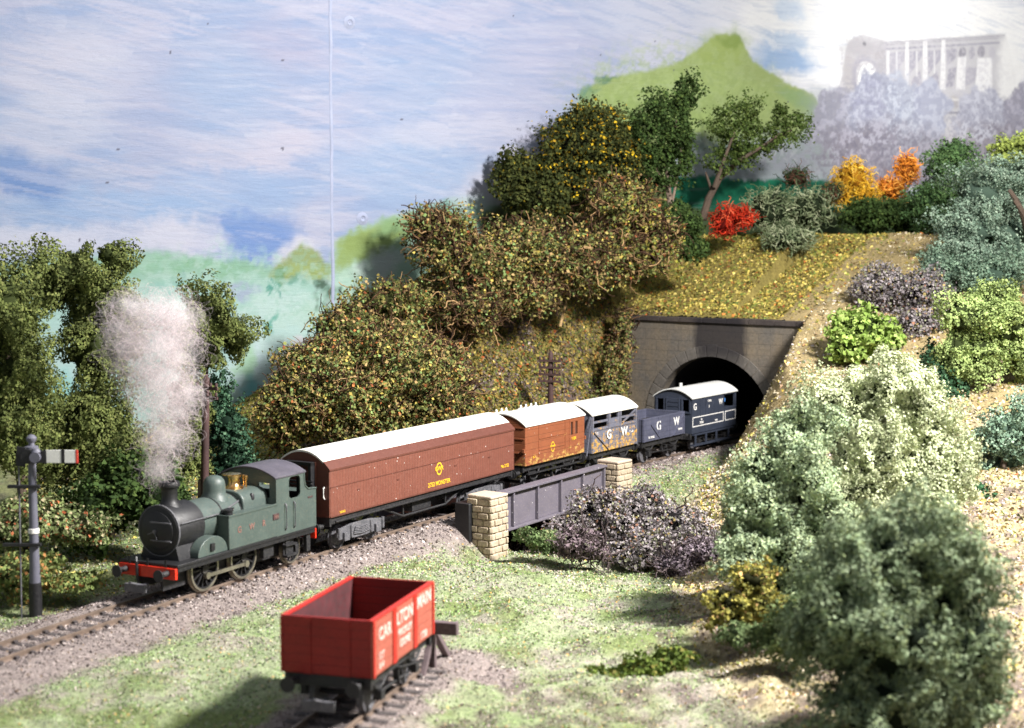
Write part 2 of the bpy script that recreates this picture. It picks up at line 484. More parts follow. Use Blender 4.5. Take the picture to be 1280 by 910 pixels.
# --- ground sheet
def build_ground():
    xs = np.concatenate([np.arange(-36, 46, 0.19), np.arange(46, 70.1, 0.5)]); ys = np.arange(20, 138.01, 0.19)
    X, Y = np.meshgrid(xs, ys)
    Z = land(X, Y)
    s, l, bal, lit, soil, tan, gully, n, n2 = zones(X, Y)
    rng = np.random.default_rng(5)
    r = rng.random(X.shape + (1,))
    grass = np.array(C(144, 164, 112)); grass2 = np.array(C(174, 174, 152)); dark = np.array(C(112, 126, 76))
    g = grass * (1 - n[..., None]) + grass2 * n[..., None]
    m = sst(0.42, 0.62, n2)[..., None]; g = g * (1 - 0.5 * m) + np.array(C(174, 190, 148)) * 0.5 * m
    m = (np.maximum(sst(0.55, 0.7, fbm(X * .9, Y * .9, 71)), .8 * sst(0.4, 0.6, n2) * np.exp(-((l - 8) / 4.5) ** 2 - ((s - 13) / 9) ** 2)) * 0.7)[..., None]; g = g * (1 - m) + np.array(C(176, 162, 158)) * m
    m = (sst(0.50, 0.66, fbm(X * .6 + 7, Y * .6, 91, 5)) * 0.7)[..., None]; g = g * (1 - m) + np.array(C(120, 136, 74)) * m
    m = ((l < 0) * 0.45)[..., None]; g = g * (1 - m) + dark * m
    L1 = np.array(C(166, 148, 86)); L2 = np.array(C(126, 118, 66)); L = L1 * (1 - n2[..., None]) + L2 * n2[..., None]
    m = ((l > 0) * (s < S_PORTAL))[..., None] * 0.7; L = L * (1 - m) + np.array(C(186, 174, 148)) * m
    c = g * (1 - lit[..., None]) + L * lit[..., None]
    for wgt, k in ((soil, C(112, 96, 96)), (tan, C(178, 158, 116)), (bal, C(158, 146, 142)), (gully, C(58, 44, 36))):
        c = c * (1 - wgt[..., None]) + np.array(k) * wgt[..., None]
    c = c * (0.85 + 0.3 * r)
    ny, nx = X.shape
    idx = np.arange(nx * ny).reshape(ny, nx)
    q = np.stack([idx[:-1, :-1], idx[:-1, 1:], idx[1:, 1:], idx[1:, :-1]], -1).reshape(-1, 4)
    # nothing behind the backdrop; no cliff inside the tunnel mouth; open cut under the bridge deck is the gully itself
    zq = Z.ravel()[q]; sq = s.ravel()[q]; lq = l.ravel()[q]
    gap = (back_y(X) - Y).ravel()[q].max(1)
    step = (zq.max(1) - zq.min(1) > 2.2) & (lq.min(1) > -8.6) & (lq.max(1) < 5.0) & (sq.max(1) > S_PORTAL - 1) & (sq.min(1) < S_PORTAL + 1.6)
    q = q[(gap > -0.4) & ~step]
    v = np.stack([X, Y, Z], -1).reshape(-1, 3)
    used = np.zeros(len(v), bool); used[q.ravel()] = True
    remap = np.cumsum(used) - 1
    mt, nt, N, Lk, b = nodes('ground')
    a = nt.nodes.new('ShaderNodeVertexColor'); a.layer_name = 'Col'
    co = objco(nt)
    f1 = noise(nt, 5.5, 6, 0.78, co); f2 = noise(nt, 22, 3, 0.7, co)
    cc = mix_rgb(nt, 1.0, a.outputs[0], mix_rgb(nt, ramp(nt, f1, 0.3, 0.7), (0.6, 0.6, 0.62), (1.35, 1.34, 1.3)), 'MULTIPLY')
    cc = mix_rgb(nt, 1.0, cc, mix_rgb(nt, ramp(nt, f2, 0.3, 0.7), (0.72, 0.72, 0.72), (1.25, 1.25, 1.25)), 'MULTIPLY')
    Lk.new(cc, b.inputs['Base Color']); b.inputs['Roughness'].default_value = 0.95
    b.inputs['Specular IOR Level'].default_value = 0.1
    Lk.new(bump(nt, mth(nt, 'ADD', f1, mth(nt, 'MULTIPLY', f2, 0.5)), 0.8, 0.18), b.inputs['Normal'])
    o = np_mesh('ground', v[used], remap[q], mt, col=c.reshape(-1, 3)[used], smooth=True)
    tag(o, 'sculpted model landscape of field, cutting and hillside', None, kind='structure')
build_ground()

# ------------------------------------------------------------------ painted backdrop
def build_backdrop():
    xs = np.concatenate([np.arange(-34, -9.9, 0.075), np.arange(-9.9, 17.0, 0.075), np.arange(17.0, 46.0, 0.055), np.arange(46.0, 74.0, 0.4)])
    zs = np.arange(-1.2, 30.5, 0.085)
    X, Z = np.meshgrid(xs, zs)
    Y = back_y(X)
    def wob(sc, amp, seed):
        return (fbm(X * sc, Z * sc, seed) - 0.5) * amp, (fbm(X * sc, Z * sc, seed + 5) - 0.5) * amp
    w1 = wob(0.9, 1.3, 11); w2 = wob(4.0, 0.4, 23)
    def ell(p, ang=0.0, soft=0.4, warp=1.0):
        cx, cz, rx, rz = p
        dx = X + w1[0] * warp + w2[0] * warp - cx; dz = Z + w1[1] * warp + w2[1] * warp - cz
        ca, sa = math.cos(ang), math.sin(ang)
        d = np.hypot((dx * ca + dz * sa) / rx, (-dx * sa + dz * ca) / rz)
        return 1 - sst(1 - soft, 1 + soft, d)
    def poly(pts, soft=0.25, warp=1.0):
        PX = X + (w1[0] * 0.25 + w2[0]) * warp; PZ = Z + (w1[1] * 0.25 + w2[1]) * warp
        ins = np.zeros(X.shape, bool); dist = np.full(X.shape, 1e9)
        n = len(pts)
        for i in range(n):
            x0, z0 = pts[i]; x1, z1 = pts[(i + 1) % n]
            if z0 != z1:
                cr = ((z0 > PZ) != (z1 > PZ)) & (PX < (x1 - x0) * (PZ - z0) / (z1 - z0) + x0)
                ins ^= cr
            ex, ez = x1 - x0, z1 - z0; L2 = ex * ex + ez * ez + 1e-9
            t = np.clip(((PX - x0) * ex + (PZ - z0) * ez) / L2, 0, 1)
            dist = np.minimum(dist, np.hypot(PX - x0 - t * ex, PZ - z0 - t * ez))
        sd = np.where(ins, dist, -dist)
        return sst(-soft, soft, sd)
    def streak(ang, lx, lz, seed):
        ca, sa = math.cos(ang), math.sin(ang)
        return fbm((X * ca + Z * sa) / lx, (-X * sa + Z * ca) / lz, seed, 4)
    col = np.zeros(X.shape + (3,))
    def put(mask, rgb, a=1.0):
        nonlocal col
        m = (np.clip(mask * a, 0, 1))[..., None]
        col = col * (1 - m) + np.array(C(*rgb)) * m
    s1 = streak(0.10, 5.0, 0.5, 100); s2 = streak(-0.25, 4.0, 0.35, 140); s3 = streak(0.35, 6.5, 1.6, 170)
    fine = streak(0.06, 3.2, 0.2, 190); fine2 = streak(-0.22, 2.6, 0.24, 220)
    br = np.where(fbm(X * .16, Z * .2, 77) > 0.5, fine, fine2)
    mot = fbm(X * 2.6, Z * 2.6, 301); mot2 = fbm(X * 5.5 + 3, Z * 5.5, 331, 3)
    col[:] = C(172, 184, 214)
    put(sst(0.45, 0.62, s3), (187, 191, 216), 0.8)
    put(sst(0.5, 0.66, s1), (148, 172, 212), 0.55)
    put(sst(0.52, 0.68, s2), (196, 198, 220), 0.7)
    put(ell((-24.81,14.91,2.62,1.04),-0.35,0.5,1.0),(118,152,205),.75)
    put(ell((-24.13,14.12,2.13,0.56),-0.3,0.5,1.0),(96,138,200),.5)
    put(ell((-21.88,19.79,3.37,2.40),0.0,0.4,1.0),(204,206,224),.7)
    put(ell((-23.35,17.53,2.49,1.60),0.0,0.4,1.0),(200,206,226),.5)
    put(ell((-18.45,18.11,2.06,3.08),0.0,0.35,1.0),(178,184,212),.55)
    put(ell((-12.42,21.5,2.43,1.68),0.0,0.5,1.0),(176,178,206),.6)
    put(ell((-14.41,19.93,4.35,0.92),0.1,0.5,1.0),(160,180,214),.5)
    put(ell((-13.67,16.37,3.36,0.93),0.12,0.4,1.0),(206,203,220),.65)
    put(ell((-15.2,19.06,2.34,2.49),0.0,0.5,1.0),(166,186,218),.5)
    put(ell((-15.66,13.8,4.68,1.43),0.1,0.4,1.0),(158,184,222),.65)
    put(ell((-14.13,11.47,2.48,1.46),0.15,0.35,1.0),(112,150,212),.85)
    put(ell((-21.3,13.06,4.75,1.05),0.05,0.4,1.0),(158,186,224),.6)
    put(ell((-17.05,11.49,2.31,0.92),-0.3,0.4,1.0),(216,216,232),.8)
    put(ell((-24.19,11.52,3.20,0.80),0.0,0.4,1.0),(210,214,232),.8)
    put(ell((-20.6,11.5,2.56,0.82),0.0,0.4,1.0),(206,210,230),.7)
    put(ell((-11.65,10.51,1.07,0.96),0.6,0.4,1.0),(222,220,230),.8)
    put(ell((-3.65,20.07,4.90,2.50),0.1,0.5,1.0),(158,182,216),.5)
    put(ell((-5.43,15.49,4.35,2.25),0.0,0.5,1.0),(168,192,224),.55)
    put(ell((-1.86,18.35,2.79,1.37),0.2,0.5,1.0),(186,192,220),.5)
    put(ell((0.0,20.29,3.33,2.79),0.3,0.5,1.0),(190,192,216),.55)
    put(ell((0.0,14.93,2.85,1.86),0.6,0.4,1.0),(216,212,224),.7)
    put(ell((-3.22,17.6,4.10,0.82),0.15,0.4,1.0),(204,206,224),.6)
    put(ell((6.38,23.1,4.12,2.88),0.0,0.5,1.0),(178,184,212),.5)
    put(ell((5.86,24.74,3.06,0.96),0.3,0.4,1.0),(160,176,212),.5)
    put(ell((2.38,22.79,2.94,1.88),0.0,0.5,1.0),(188,192,218),.5)
    put(ell((12.24,25.56,7.28,2.00),0.1,0.5,1.0),(212,216,232),.8)
    put(ell((9.53,22.84,3.24,1.48),0.3,0.5,1.0),(214,216,230),.7)
    put(ell((28.97,25.95,14.94,4.20),0.0,0.3,1.0),(255,255,255),1)  # overexposed top-right glow painted into the sky as white, here and just below
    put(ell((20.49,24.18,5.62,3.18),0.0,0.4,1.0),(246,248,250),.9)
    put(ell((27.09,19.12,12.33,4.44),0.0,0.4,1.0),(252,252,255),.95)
    put(ell((18.06,23.21,2.06,0.94),-0.1,0.5,1.0),(142,180,226),.8)
    put(ell((18.34,24.64,1.82,0.47),-0.1,0.5,1.0),(178,202,232),.7)
    put(ell((18.31,26.53,1.21,0.62),0.0,0.5,1.0),(170,200,236),.5)
    put(sst(0.55, 0.75, br), (204, 208, 228), 0.32)
    put(sst(0.46, 0.26, br), (142, 165, 205), 0.28)
    put(poly([(-28.32,10.16),(-23.5,10.54),(-19.69,10.92),(-16.87,10.65),(-14.54,10.28),(-12.75,9.92),(-9.84,10.14),(-9.97,-3.63),(-28.64,-1.95)],0.35,1.0),(162,200,184),1)
    put(poly([(-28.37,8.39),(-19.73,8.52),(-15.35,8.59),(-12.76,9.23),(-9.85,9.48),(-9.97,-3.63),(-28.64,-1.95)],1.2,1.0),(182,218,212),.9)
    put(ell((-18.39,10.24,2.62,0.50),0.0,0.5,1.0),(146,192,162),.7)
    put(ell((-15.33,9.99,2.37,0.42),-0.1,0.5,1.0),(138,186,150),.7)
    put(ell((-17.28,8.55,2.66,0.59),0.0,0.5,1.0),(150,200,196),.6)
    put(ell((-13.38,7.6,2.40,0.95),0.2,0.5,1.0),(200,226,222),.8)
    put(ell((-11.36,7.11,1.64,0.61),0.1,0.5,1.0),(180,212,176),.5)
    put(ell((-12.59,6.27,2.03,1.31),0.3,0.5,1.0),(198,228,226),.7)
    put(ell((-13.83,4.15,1.22,2.61),0.0,0.4,1.0),(206,228,234),.9)
    put(ell((-14.21,5.03,0.56,0.96),0.0,0.5,1.0),(168,214,170),.8)
    put(ell((-13.92,2.85,0.64,1.31),0.0,0.5,1.0),(120,204,214),.8)
    put(poly([(-12.35,6.09),(-13.02,4.33),(-13.69,2.19),(-14.28,0.26),(-13.63,0.22),(-12.96,2.58),(-12.11,5.38)],0.12,0.8),(232,236,238),.9)
    put(poly([(-6.32,10.08),(-7.61,9.12),(-8.37,8.25),(-7.96,7.88),(-6.93,8.75),(-5.81,9.62)],0.12,0.9),(226,224,228),.85)
    put(ell((-11.7,5.81,0.41,0.35),0.0,0.4,0.6),(226,222,230),.8)
    put(ell((-22.9,5.19,1.44,1.64),0.0,0.5,1.0),(196,226,228),.7)
    put(ell((-23.01,3.76,1.08,0.90),0.0,0.5,1.0),(150,216,214),.7)
    put(ell((-14.56,8.83,0.79,0.38),-0.2,0.4,1.0),(172,182,212),.8)
    put(poly([(-13.16,9.54),(-12.47,10.26),(-11.56,11.2),(-10.5,10.76),(-9.85,9.79),(-9.85,9.26),(-12.56,9.22)],0.2,1.0),(150,168,108),.95)
    put(ell((-11.13,9.81,1.04,0.35),0.1,0.4,1.0),(164,184,118),.7)
    put(ell((-17.42,9.31,0.15,0.55),0.0,0.3,1.0),(100,160,150),.8)
    put(ell((-13.25,8.72,0.12,0.43),0.0,0.3,1.0),(84,160,146),.9)
    put(ell((-12.93,8.8,0.12,0.47),0.0,0.3,1.0),(84,160,146),.9)
    put(ell((-12.56,8.66,0.12,0.35),0.0,0.3,1.0),(90,160,146),.9)
    put(ell((-12.32,9.22,0.33,0.52),0.0,0.4,1.0),(110,160,120),.8)
    put(ell((-11.54,9.29,0.49,0.22),0.4,0.4,1.0),(110,170,160),.7)
    put(ell((-13.11,6.72,0.28,0.44),0.0,0.5,1.0),(96,176,160),.8)
    put(ell((-12.91,7.15,0.12,0.39),0.0,0.5,1.0),(96,176,160),.8)
    put(poly([(-9.75,11.28),(-8.43,12.16),(-6.31,12.87),(-4.34,13.52),(-1.86,13.92),(0.0,13.19),(-3.69,10.04),(-7.21,6.05),(-9.8,6.18)],0.3,1.0),(172,206,188),1)
    put(poly([(-9.75,11.28),(-8.22,12.16),(-6.31,12.69),(-4.57,13.16),(-5.45,11.88),(-7.6,10.55),(-9.77,9.79)],0.35,1.0),(152,176,104),.95)
    put(ell((-8.64,11.45,1.00,0.53),0.3,0.4,1.0),(146,168,96),.6)
    put(ell((-4.35,12.97,1.62,0.46),0.25,0.5,1.0),(110,158,142),.8)
    put(ell((-6.31,12.33,1.29,0.45),0.3,0.4,1.0),(140,178,130),.7)
    put(ell((-8.45,9.23,1.26,0.89),0.3,0.5,1.0),(196,224,206),.7)
    put(ell((-7.18,10.1,1.29,0.71),0.5,0.5,1.0),(214,222,228),.7)
    put(ell((-1.86,13.73,1.38,0.46),0.2,0.6,1.0),(206,214,226),.6)
    put(ell((-10.43,9.01,0.37,0.35),0.0,0.5,1.0),(62,92,72),.9)
    put(ell((-10.02,8.48,0.33,0.39),0.0,0.5,1.0),(70,98,80),.9)
    put(ell((-10.73,8.05,0.17,0.53),0.0,0.5,1.0),(98,128,108),.7)
    put(ell((-10.11,7.73,0.16,0.62),0.0,0.5,1.0),(108,136,120),.6)
    put(poly([(0.95,13.29),(2.88,17.85),(3.96,19.67),(4.86,20.77),(5.87,21.27),(7.94,21.7),(10.4,22.46),(12.04,23.63),(13.15,24.48),(13.82,24.64),(14.74,24.41),(15.81,22.99),(18.39,21.7),(20.3,21.08),(21.58,19.69),(21.7,13.46)],0.14,0.45),(166,184,120),1)
    put(ell((13.39,23.13,1.82,1.31),0.6,0.5,1.0),(168,188,108),.7)
    put(ell((10.63,20.68,3.85,1.30),0.15,0.5,1.0),(172,194,122),.75)
    put(ell((15.14,20.68,2.92,1.24),-0.3,0.5,1.0),(178,198,128),.7)
    put(ell((7.44,19.26,3.15,1.18),0.0,0.5,1.0),(160,184,112),.7)
    put(ell((14.06,24.09,0.81,0.41),0.0,0.5,1.0),(136,160,82),.7)
    put(ell((12.32,18.49,3.36,1.11),0.0,0.5,1.0),(178,202,124),.8)
    put(ell((5.72,21.16,0.72,0.29),0.3,0.4,1.0),(92,134,104),.85)
    put(ell((4.66,20.19,0.71,0.38),0.5,0.4,1.0),(110,150,116),.8)
    put(ell((19.32,20.49,1.61,0.48),-0.4,0.5,1.0),(140,170,120),.7)
    put(poly([(10.12,16.89),(11.77,17.65),(15.18,17.68),(19.36,18.15),(21.81,21.05),(23.07,21.56),(23.22,14.57),(10.15,14.37)],0.5,1.0),(168,178,186),.95)
    put(ell((13.46,17.2,2.30,0.62),0.0,0.4,1.0),(132,158,146),.7)
    put(ell((21.21,19.41,1.64,2.14),0.2,0.5,1.0),(150,160,168),.6)
    put(ell((18.47,16.63,3.08,0.95),0.0,0.5,1.0),(158,160,172),.7)
    put(poly([(9.88,14.37),(42.06,14.54),(42.48,3.67),(9.96,5.23)],0.3,1.0),(74,92,60),1)
    put(poly([(-1.86,12.8),(2.89,15.46),(9.87,14.87),(9.96,5.23),(-1.88,5.8)],0.4,1.0),(92,104,64),1)
    put(poly([(9.87,15.28),(13.48,15.4),(16.99,15.21),(23.2,15.45),(23.25,13.36),(9.88,13.26)],0.15,1.0),(24,112,84),1)
    put(ell((15.22,14.87,2.95,0.26),0.0,0.4,1.0),(40,150,112),.8)
    put(ell((20.04,14.84,2.50,0.32),0.0,0.4,1.0),(10,84,66),.8)
    put(poly([(21.82,20.51),(22.6,22.51),(22.77,23.82),(23.01,24.75),(23.38,25.11),(24.22,25.39),(25.21,25.25),(26.27,25.01),(27.08,25.24),(29.4,25.43),(34.46,26.18),(36.7,26.48),(37.11,25.46),(38.23,21.98),(39.57,17.23),(21.89,16.73)],0.1,0.3),(208,207,212),1)
    put(ell((23.98,24.45,1.31,0.65),0.0,0.4,0.4),(178,176,182),.6)
    put(ell((23.19,22.22,0.52,1.62),0.1,0.5,0.4),(182,178,180),.6)
    put(ell((25.9,23.77,0.68,1.43),0.0,0.4,0.4),(172,170,178),.6)
    put(ell((24.41,22.62,1.12,1.32),0.0,0.2,0.3),(176,174,186),.9)
    put(ell((24.55,22.47,0.83,1.04),0.0,0.16,0.2),(250,250,250),1)
    put(ell((24.3,24.8,0.13,0.16),0.0,0.4,0.2),(110,110,120),.7)
    put(poly([(26.02,24.6),(36.19,25.85),(36.19,25.71),(26.02,24.44)],0.06,0.1),(168,167,180),.9)
    put(poly([(26.01,24.88),(36.55,26.23),(36.56,26.12),(26.01,24.77)],0.06,0.1),(178,176,186),.7)
    put(poly([(26.43,24.3),(27.7,24.51),(27.72,23.84),(26.74,22.55),(26.47,22.54)],0.06,0.15),(186,184,196),.85)
    put(poly([(28.11,24.54),(29.21,24.68),(29.22,24.29),(28.16,22.87)],0.06,0.15),(178,176,190),.85)
    put(poly([(29.7,24.72),(30.82,24.86),(30.84,24.18),(29.74,22.97)],0.06,0.15),(178,176,190),.85)
    put(poly([(31.31,24.9),(32.24,25.02),(32.25,24.51),(31.35,23.65)],0.06,0.15),(184,182,194),.85)
    put(ell((32.75,24.78,0.33,0.40),0.0,0.3,0.1),(150,148,160),.85)
    put(ell((34.46,25.02,0.34,0.41),0.0,0.3,0.1),(154,152,164),.85)
    put(poly([(28.37,22.55),(29.04,23.26),(29.28,22.15),(28.39,21.87)],0.06,0.15),(174,172,186),.85)
    put(poly([(29.89,22.75),(30.58,23.37),(30.75,22.35),(29.91,21.96)],0.06,0.15),(174,172,186),.85)
    put(poly([(31.57,23.55),(32.28,23.71),(32.03,22.32),(31.32,22.16)],0.06,0.15),(168,166,180),.85)
    put(poly([(33.0,23.76),(34.17,23.84),(33.91,22.66),(32.9,22.37)],0.06,0.15),(186,184,196),.85)
    put(poly([(26.15,24.45),(26.42,24.47),(26.48,21.98),(26.21,21.97)],0.05,0.1),(240,240,242),.9)
    put(poly([(27.75,25.41),(28.02,25.43),(28.11,21.86),(27.77,21.84)],0.05,0.1),(244,244,246),.95)
    put(poly([(29.26,25.42),(29.61,25.44),(29.77,21.95),(29.29,21.93)],0.05,0.1),(244,244,246),.95)
    put(poly([(30.87,25.54),(31.22,25.57),(31.32,22.05),(30.83,22.02)],0.05,0.1),(246,246,248),.95)
    put(poly([(32.33,24.4),(33.12,24.57),(33.05,22.15),(32.25,22.1)],0.06,0.1),(246,246,248),.95)
    put(poly([(34.15,24.53),(35.48,24.63),(35.58,21.59),(33.95,21.5)],0.08,0.2),(248,248,250),.95)
    put(ell((37.17,23.69,1.08,2.95),0.0,0.5,1.0),(250,250,250),.9)
    put(ell((32.06,21.17,0.51,0.46),0.0,0.4,0.3),(190,186,186),.9)
    put(poly([(31.05,21.46),(33.07,21.46),(33.07,21.28),(31.06,21.29)],0.06,0.2),(232,230,230),.9)
    put(poly([(31.23,20.44),(32.66,20.57),(32.66,20.39),(31.23,20.27)],0.06,0.2),(150,148,160),.8)
    put(poly([(26.96,24.46),(27.09,24.47),(27.15,22.25),(27.01,22.24)],0.05,0.1),(236,236,240),.8)
    put(poly([(28.66,24.58),(28.8,24.59),(28.85,22.8),(28.71,22.79)],0.05,0.1),(238,238,240),.8)
    put(poly([(30.19,24.75),(30.33,24.77),(30.37,23.13),(30.23,23.12)],0.05,0.1),(238,238,240),.8)
    put(ell((31.89,24.6,0.29,0.46),0.0,0.3,0.1),(172,170,182),.8)
    put(ell((33.62,24.84,0.29,0.46),0.0,0.3,0.1),(176,174,186),.8)
    put(ell((35.47,24.98,0.30,0.46),0.0,0.3,0.1),(196,194,204),.7)
    put(poly([(26.01,25.04),(36.62,26.36),(36.63,26.3),(26.01,24.96)],0.05,0.1),(160,158,172),.7)
    put(poly([(22.9,23.82),(23.67,23.66),(23.55,23.44),(22.84,23.5)],0.06,0.3),(190,186,190),.6)
    put(poly([(25.1,24.21),(26.02,24.49),(25.97,23.83),(25.24,23.67)],0.06,0.3),(188,184,188),.6)
    put(ell((30.08,23.5,6.70,2.26),0.0,0.3,0.6)*sst(.47,.6,mot2),(214,212,220),.5)
    put(ell((23.99,23.9,1.83,1.63),0.0,0.3,0.6)*sst(.47,.6,mot2),(186,182,188),.5)
    put(ell((22.49,18.92,2.19,2.51),0.0,0.1,1.5),(160,160,174),.95)
    put(ell((25.39,20.15,2.28,2.64),0.0,0.1,1.5),(172,176,194),.95)
    put(ell((24.52,20.77,1.19,1.42),0.2,0.12,1.5),(168,170,192),.8)
    put(ell((27.74,20.49,1.78,2.24),0.0,0.1,1.5),(182,188,206),.9)
    put(ell((30.09,20.5,1.56,2.03),0.0,0.1,1.5),(178,182,202),.95)
    put(ell((34.5,20.25,2.24,2.11),0.0,0.12,1.5),(184,186,204),.85)
    put(ell((38.36,20.31,1.88,2.52),0.0,0.1,1.5),(164,162,178),.95)
    put(ell((25.12,17.37,4.02,2.00),0.0,0.35,1.2),(142,138,150),.95)
    put(ell((29.19,17.5,2.82,1.94),0.0,0.4,1.2),(158,158,172),.9)
    put(ell((36.45,17.86,4.59,1.77),0.0,0.4,1.2),(158,152,162),.9)
    put(ell((32.72,18.43,1.03,1.51),0.0,0.4,1.0),(214,210,216),.7)
    put(ell((26.5,15.46,4.08,0.78),0.0,0.4,1.0),(120,110,122),.8)
    put(ell((31.35,16.13,0.36,1.27),0.0,0.3,0.4),(200,200,210),.7)
    put(ell((22.49,18.92,2.19,2.51),0.0,0.2,1.2)*sst(.47,.6,mot),(190,190,206),.7)
    put(ell((25.39,20.15,2.28,2.64),0.0,0.2,1.2)*sst(.47,.6,mot),(200,204,220),.7)
    put(ell((27.74,20.49,1.78,2.24),0.0,0.2,1.2)*sst(.47,.6,mot),(208,214,228),.7)
    put(ell((30.09,20.5,1.56,2.03),0.0,0.2,1.2)*sst(.47,.6,mot),(204,208,224),.7)
    put(ell((34.5,20.25,2.24,2.11),0.0,0.2,1.2)*sst(.47,.6,mot),(212,214,228),.8)
    put(ell((38.36,20.31,1.88,2.52),0.0,0.2,1.2)*sst(.47,.6,mot),(196,194,210),.7)
    put(ell((25.4,19.6,4.02,3.30),0.0,0.3,1.2)*sst(.47,.6,mot2),(140,142,162),.45)
    put(ell((35.65,19.19,4.56,2.92),0.0,0.3,1.2)*sst(.47,.6,mot2),(146,146,164),.45)
    put(ell((27.14,17.16,7.54,2.24),0.0,0.3,1.2)*sst(.47,.6,mot),(178,174,188),.6)
    put(ell((27.15,16.88,7.54,2.24),0.0,0.3,1.2)*sst(.47,.6,mot2),(118,112,126),.5)
    put(ell((36.47,17.44,4.59,2.14),0.0,0.3,1.2)*sst(.47,.6,mot2),(132,126,140),.5)
    put(ell((16.96,17.11,4.80,1.37),0.0,0.3,1.2)*sst(.47,.6,mot),(146,162,158),.6)
    put(ell((15.19,17.31,4.68,1.04),0.0,0.3,1.2)*sst(.47,.6,mot2),(190,196,200),.6)
    put(ell((11.18,20.96,6.66,3.00),0.0,0.3,1.5)*sst(.47,.6,mot),(184,202,144),.4)
    put(ell((11.19,19.95,7.77,3.03),0.0,0.3,1.5)*sst(.47,.6,mot2),(150,172,108),.35)
    put(ell((-14.57,8.06,6.32,3.01),0.0,0.3,1.5)*sst(.47,.6,mot),(196,224,216),.45)
    put(ell((-14.56,8.92,6.32,2.12),0.0,0.3,1.5)*sst(.47,.6,mot2),(158,204,186),.35)
    put(sst(0.66, 0.85, fine), (225, 230, 235), 0.10)
    # specks of grit on the board
    rng = np.random.default_rng(3)
    for _ in range(34):
        px, pz, pr = rng.uniform(-26, 20), rng.uniform(7, 26), rng.uniform(0.03, 0.065)
        i0, i1 = np.searchsorted(xs, [px - .3, px + .3]); j0, j1 = np.searchsorted(zs, [pz - .3, pz + .3])
        sub = np.hypot((X[j0:j1, i0:i1] - px), Z[j0:j1, i0:i1] - pz) < pr
        col[j0:j1, i0:i1][sub] = C(96, 96, 112)
    col *= 0.56
    ny, nx = X.shape
    idx = np.arange(nx * ny).reshape(ny, nx)
    q = np.stack([idx[:-1, :-1], idx[:-1, 1:], idx[1:, 1:], idx[1:, :-1]], -1).reshape(-1, 4)
    v = np.stack([X, Y, Z], -1).reshape(-1, 3)
    # a board with thickness: front sheet plus back and edges
    mt, nt, N, L, b = nodes('backdrop_paint')
    a = nt.nodes.new('ShaderNodeVertexColor'); a.layer_name = 'Col'
    m1 = objco(nt, (0.5, 0.5, 3.2)); m2 = objco(nt, (0.8, 0.8, 1.1))
    n1 = noise(nt, 1.6, 5, 0.7, m1, 0.6); n2 = noise(nt, 1.0, 6, 0.7, m2)
    cc = mix_rgb(nt, 1.0, a.outputs[0], mix_rgb(nt, n1, (0.94, 0.94, 0.95), (1.07, 1.07, 1.06)), 'MULTIPLY')
    L.new(cc, b.inputs['Base Color']); b.inputs['Roughness'].default_value = 0.62
    b.inputs['Specular IOR Level'].default_value = 0.2
    L.new(bump(nt, mth(nt, 'ADD', n1, n2), 0.5, 0.06), b.inputs['Normal'])
    root = empty('painted_backdrop', (0, 0, 0), 0, 'hand painted backdrop board with streaky blue sky, green hills and a faded abbey ruin', 'backdrop', kind='thing')
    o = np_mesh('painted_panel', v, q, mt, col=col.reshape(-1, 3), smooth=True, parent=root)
    so = o.modifiers.new('board', 'SOLIDIFY'); so.thickness = 0.3; so.offset = -1
    # joint between the two boards and the filled screw heads
    mb = MB(); x0, y0 = -9.9, 88.0
    rg = random.Random(2)
    pts = [(x0 + rg.uniform(-.03, .03), y0 + 0.10, z) for z in np.arange(-1, 30.4, 0.7)]
    mb.tube(pts, 0.13, 10)
    mb.build('filled_joint', M['filler'], root)
    for (sx, sz) in ((-8.88, 23.31), (-8.3, 12.64)):
        mb = MB(); yy = float(back_y(np.array(sx)))
        mb.lathe([(0.02, 0.01), (0.10, 0.03), (0.16, 0.10), (0.24, 0.06), (0.36, 0.0)], 16, cap=False)
        th = math.atan(0.7)
        mb.xf(Matrix.Translation((sx, yy - 0.01, sz)) @ Matrix.Rotation(th, 4, 'Z') @ Matrix.Rotation(R(90), 4, 'X'))
        mb.build('screw_head', M['filler'], root)
M['filler'] = paint('filler', C(146, 153, 176), 0.8, C(170, 172, 188), 0.5, var=0.1)
build_backdrop()

# ------------------------------------------------------------------ railway track
def rail_mb(pts):
    """bullhead-ish rail section swept along ground points (x, y); top at z = 0"""
    sec = [(-0.035, 0), (0.035, 0), (0.035, -0.06), (0.014, -0.075), (0.014, -0.13), (0.06, -0.145), (0.06, -0.165), (-0.06, -0.165), (-0.06, -0.145), (-0.014, -0.13), (-0.014, -0.075), (-0.035, -0.06)]
    mb = MB(); vs = []; n = len(sec)
    for i, (x, y) in enumerate(pts):
        a = pts[max(i - 1, 0)]; b = pts[min(i + 1, len(pts) - 1)]
        t = math.atan2(b[0] - a[0], b[1] - a[1])
        for w, z in sec:
            vs.append((x + w * math.cos(t), y - w * math.sin(t), z))
    fs = [(i * n + k, i * n + (k + 1) % n, (i + 1) * n + (k + 1) % n, (i + 1) * n + k) for i in range(len(pts) - 1) for k in range(n)]
    fs += [tuple(range(n)), tuple(range(len(vs) - 1, len(vs) - n - 1, -1))]
    return mb.add(vs, fs)

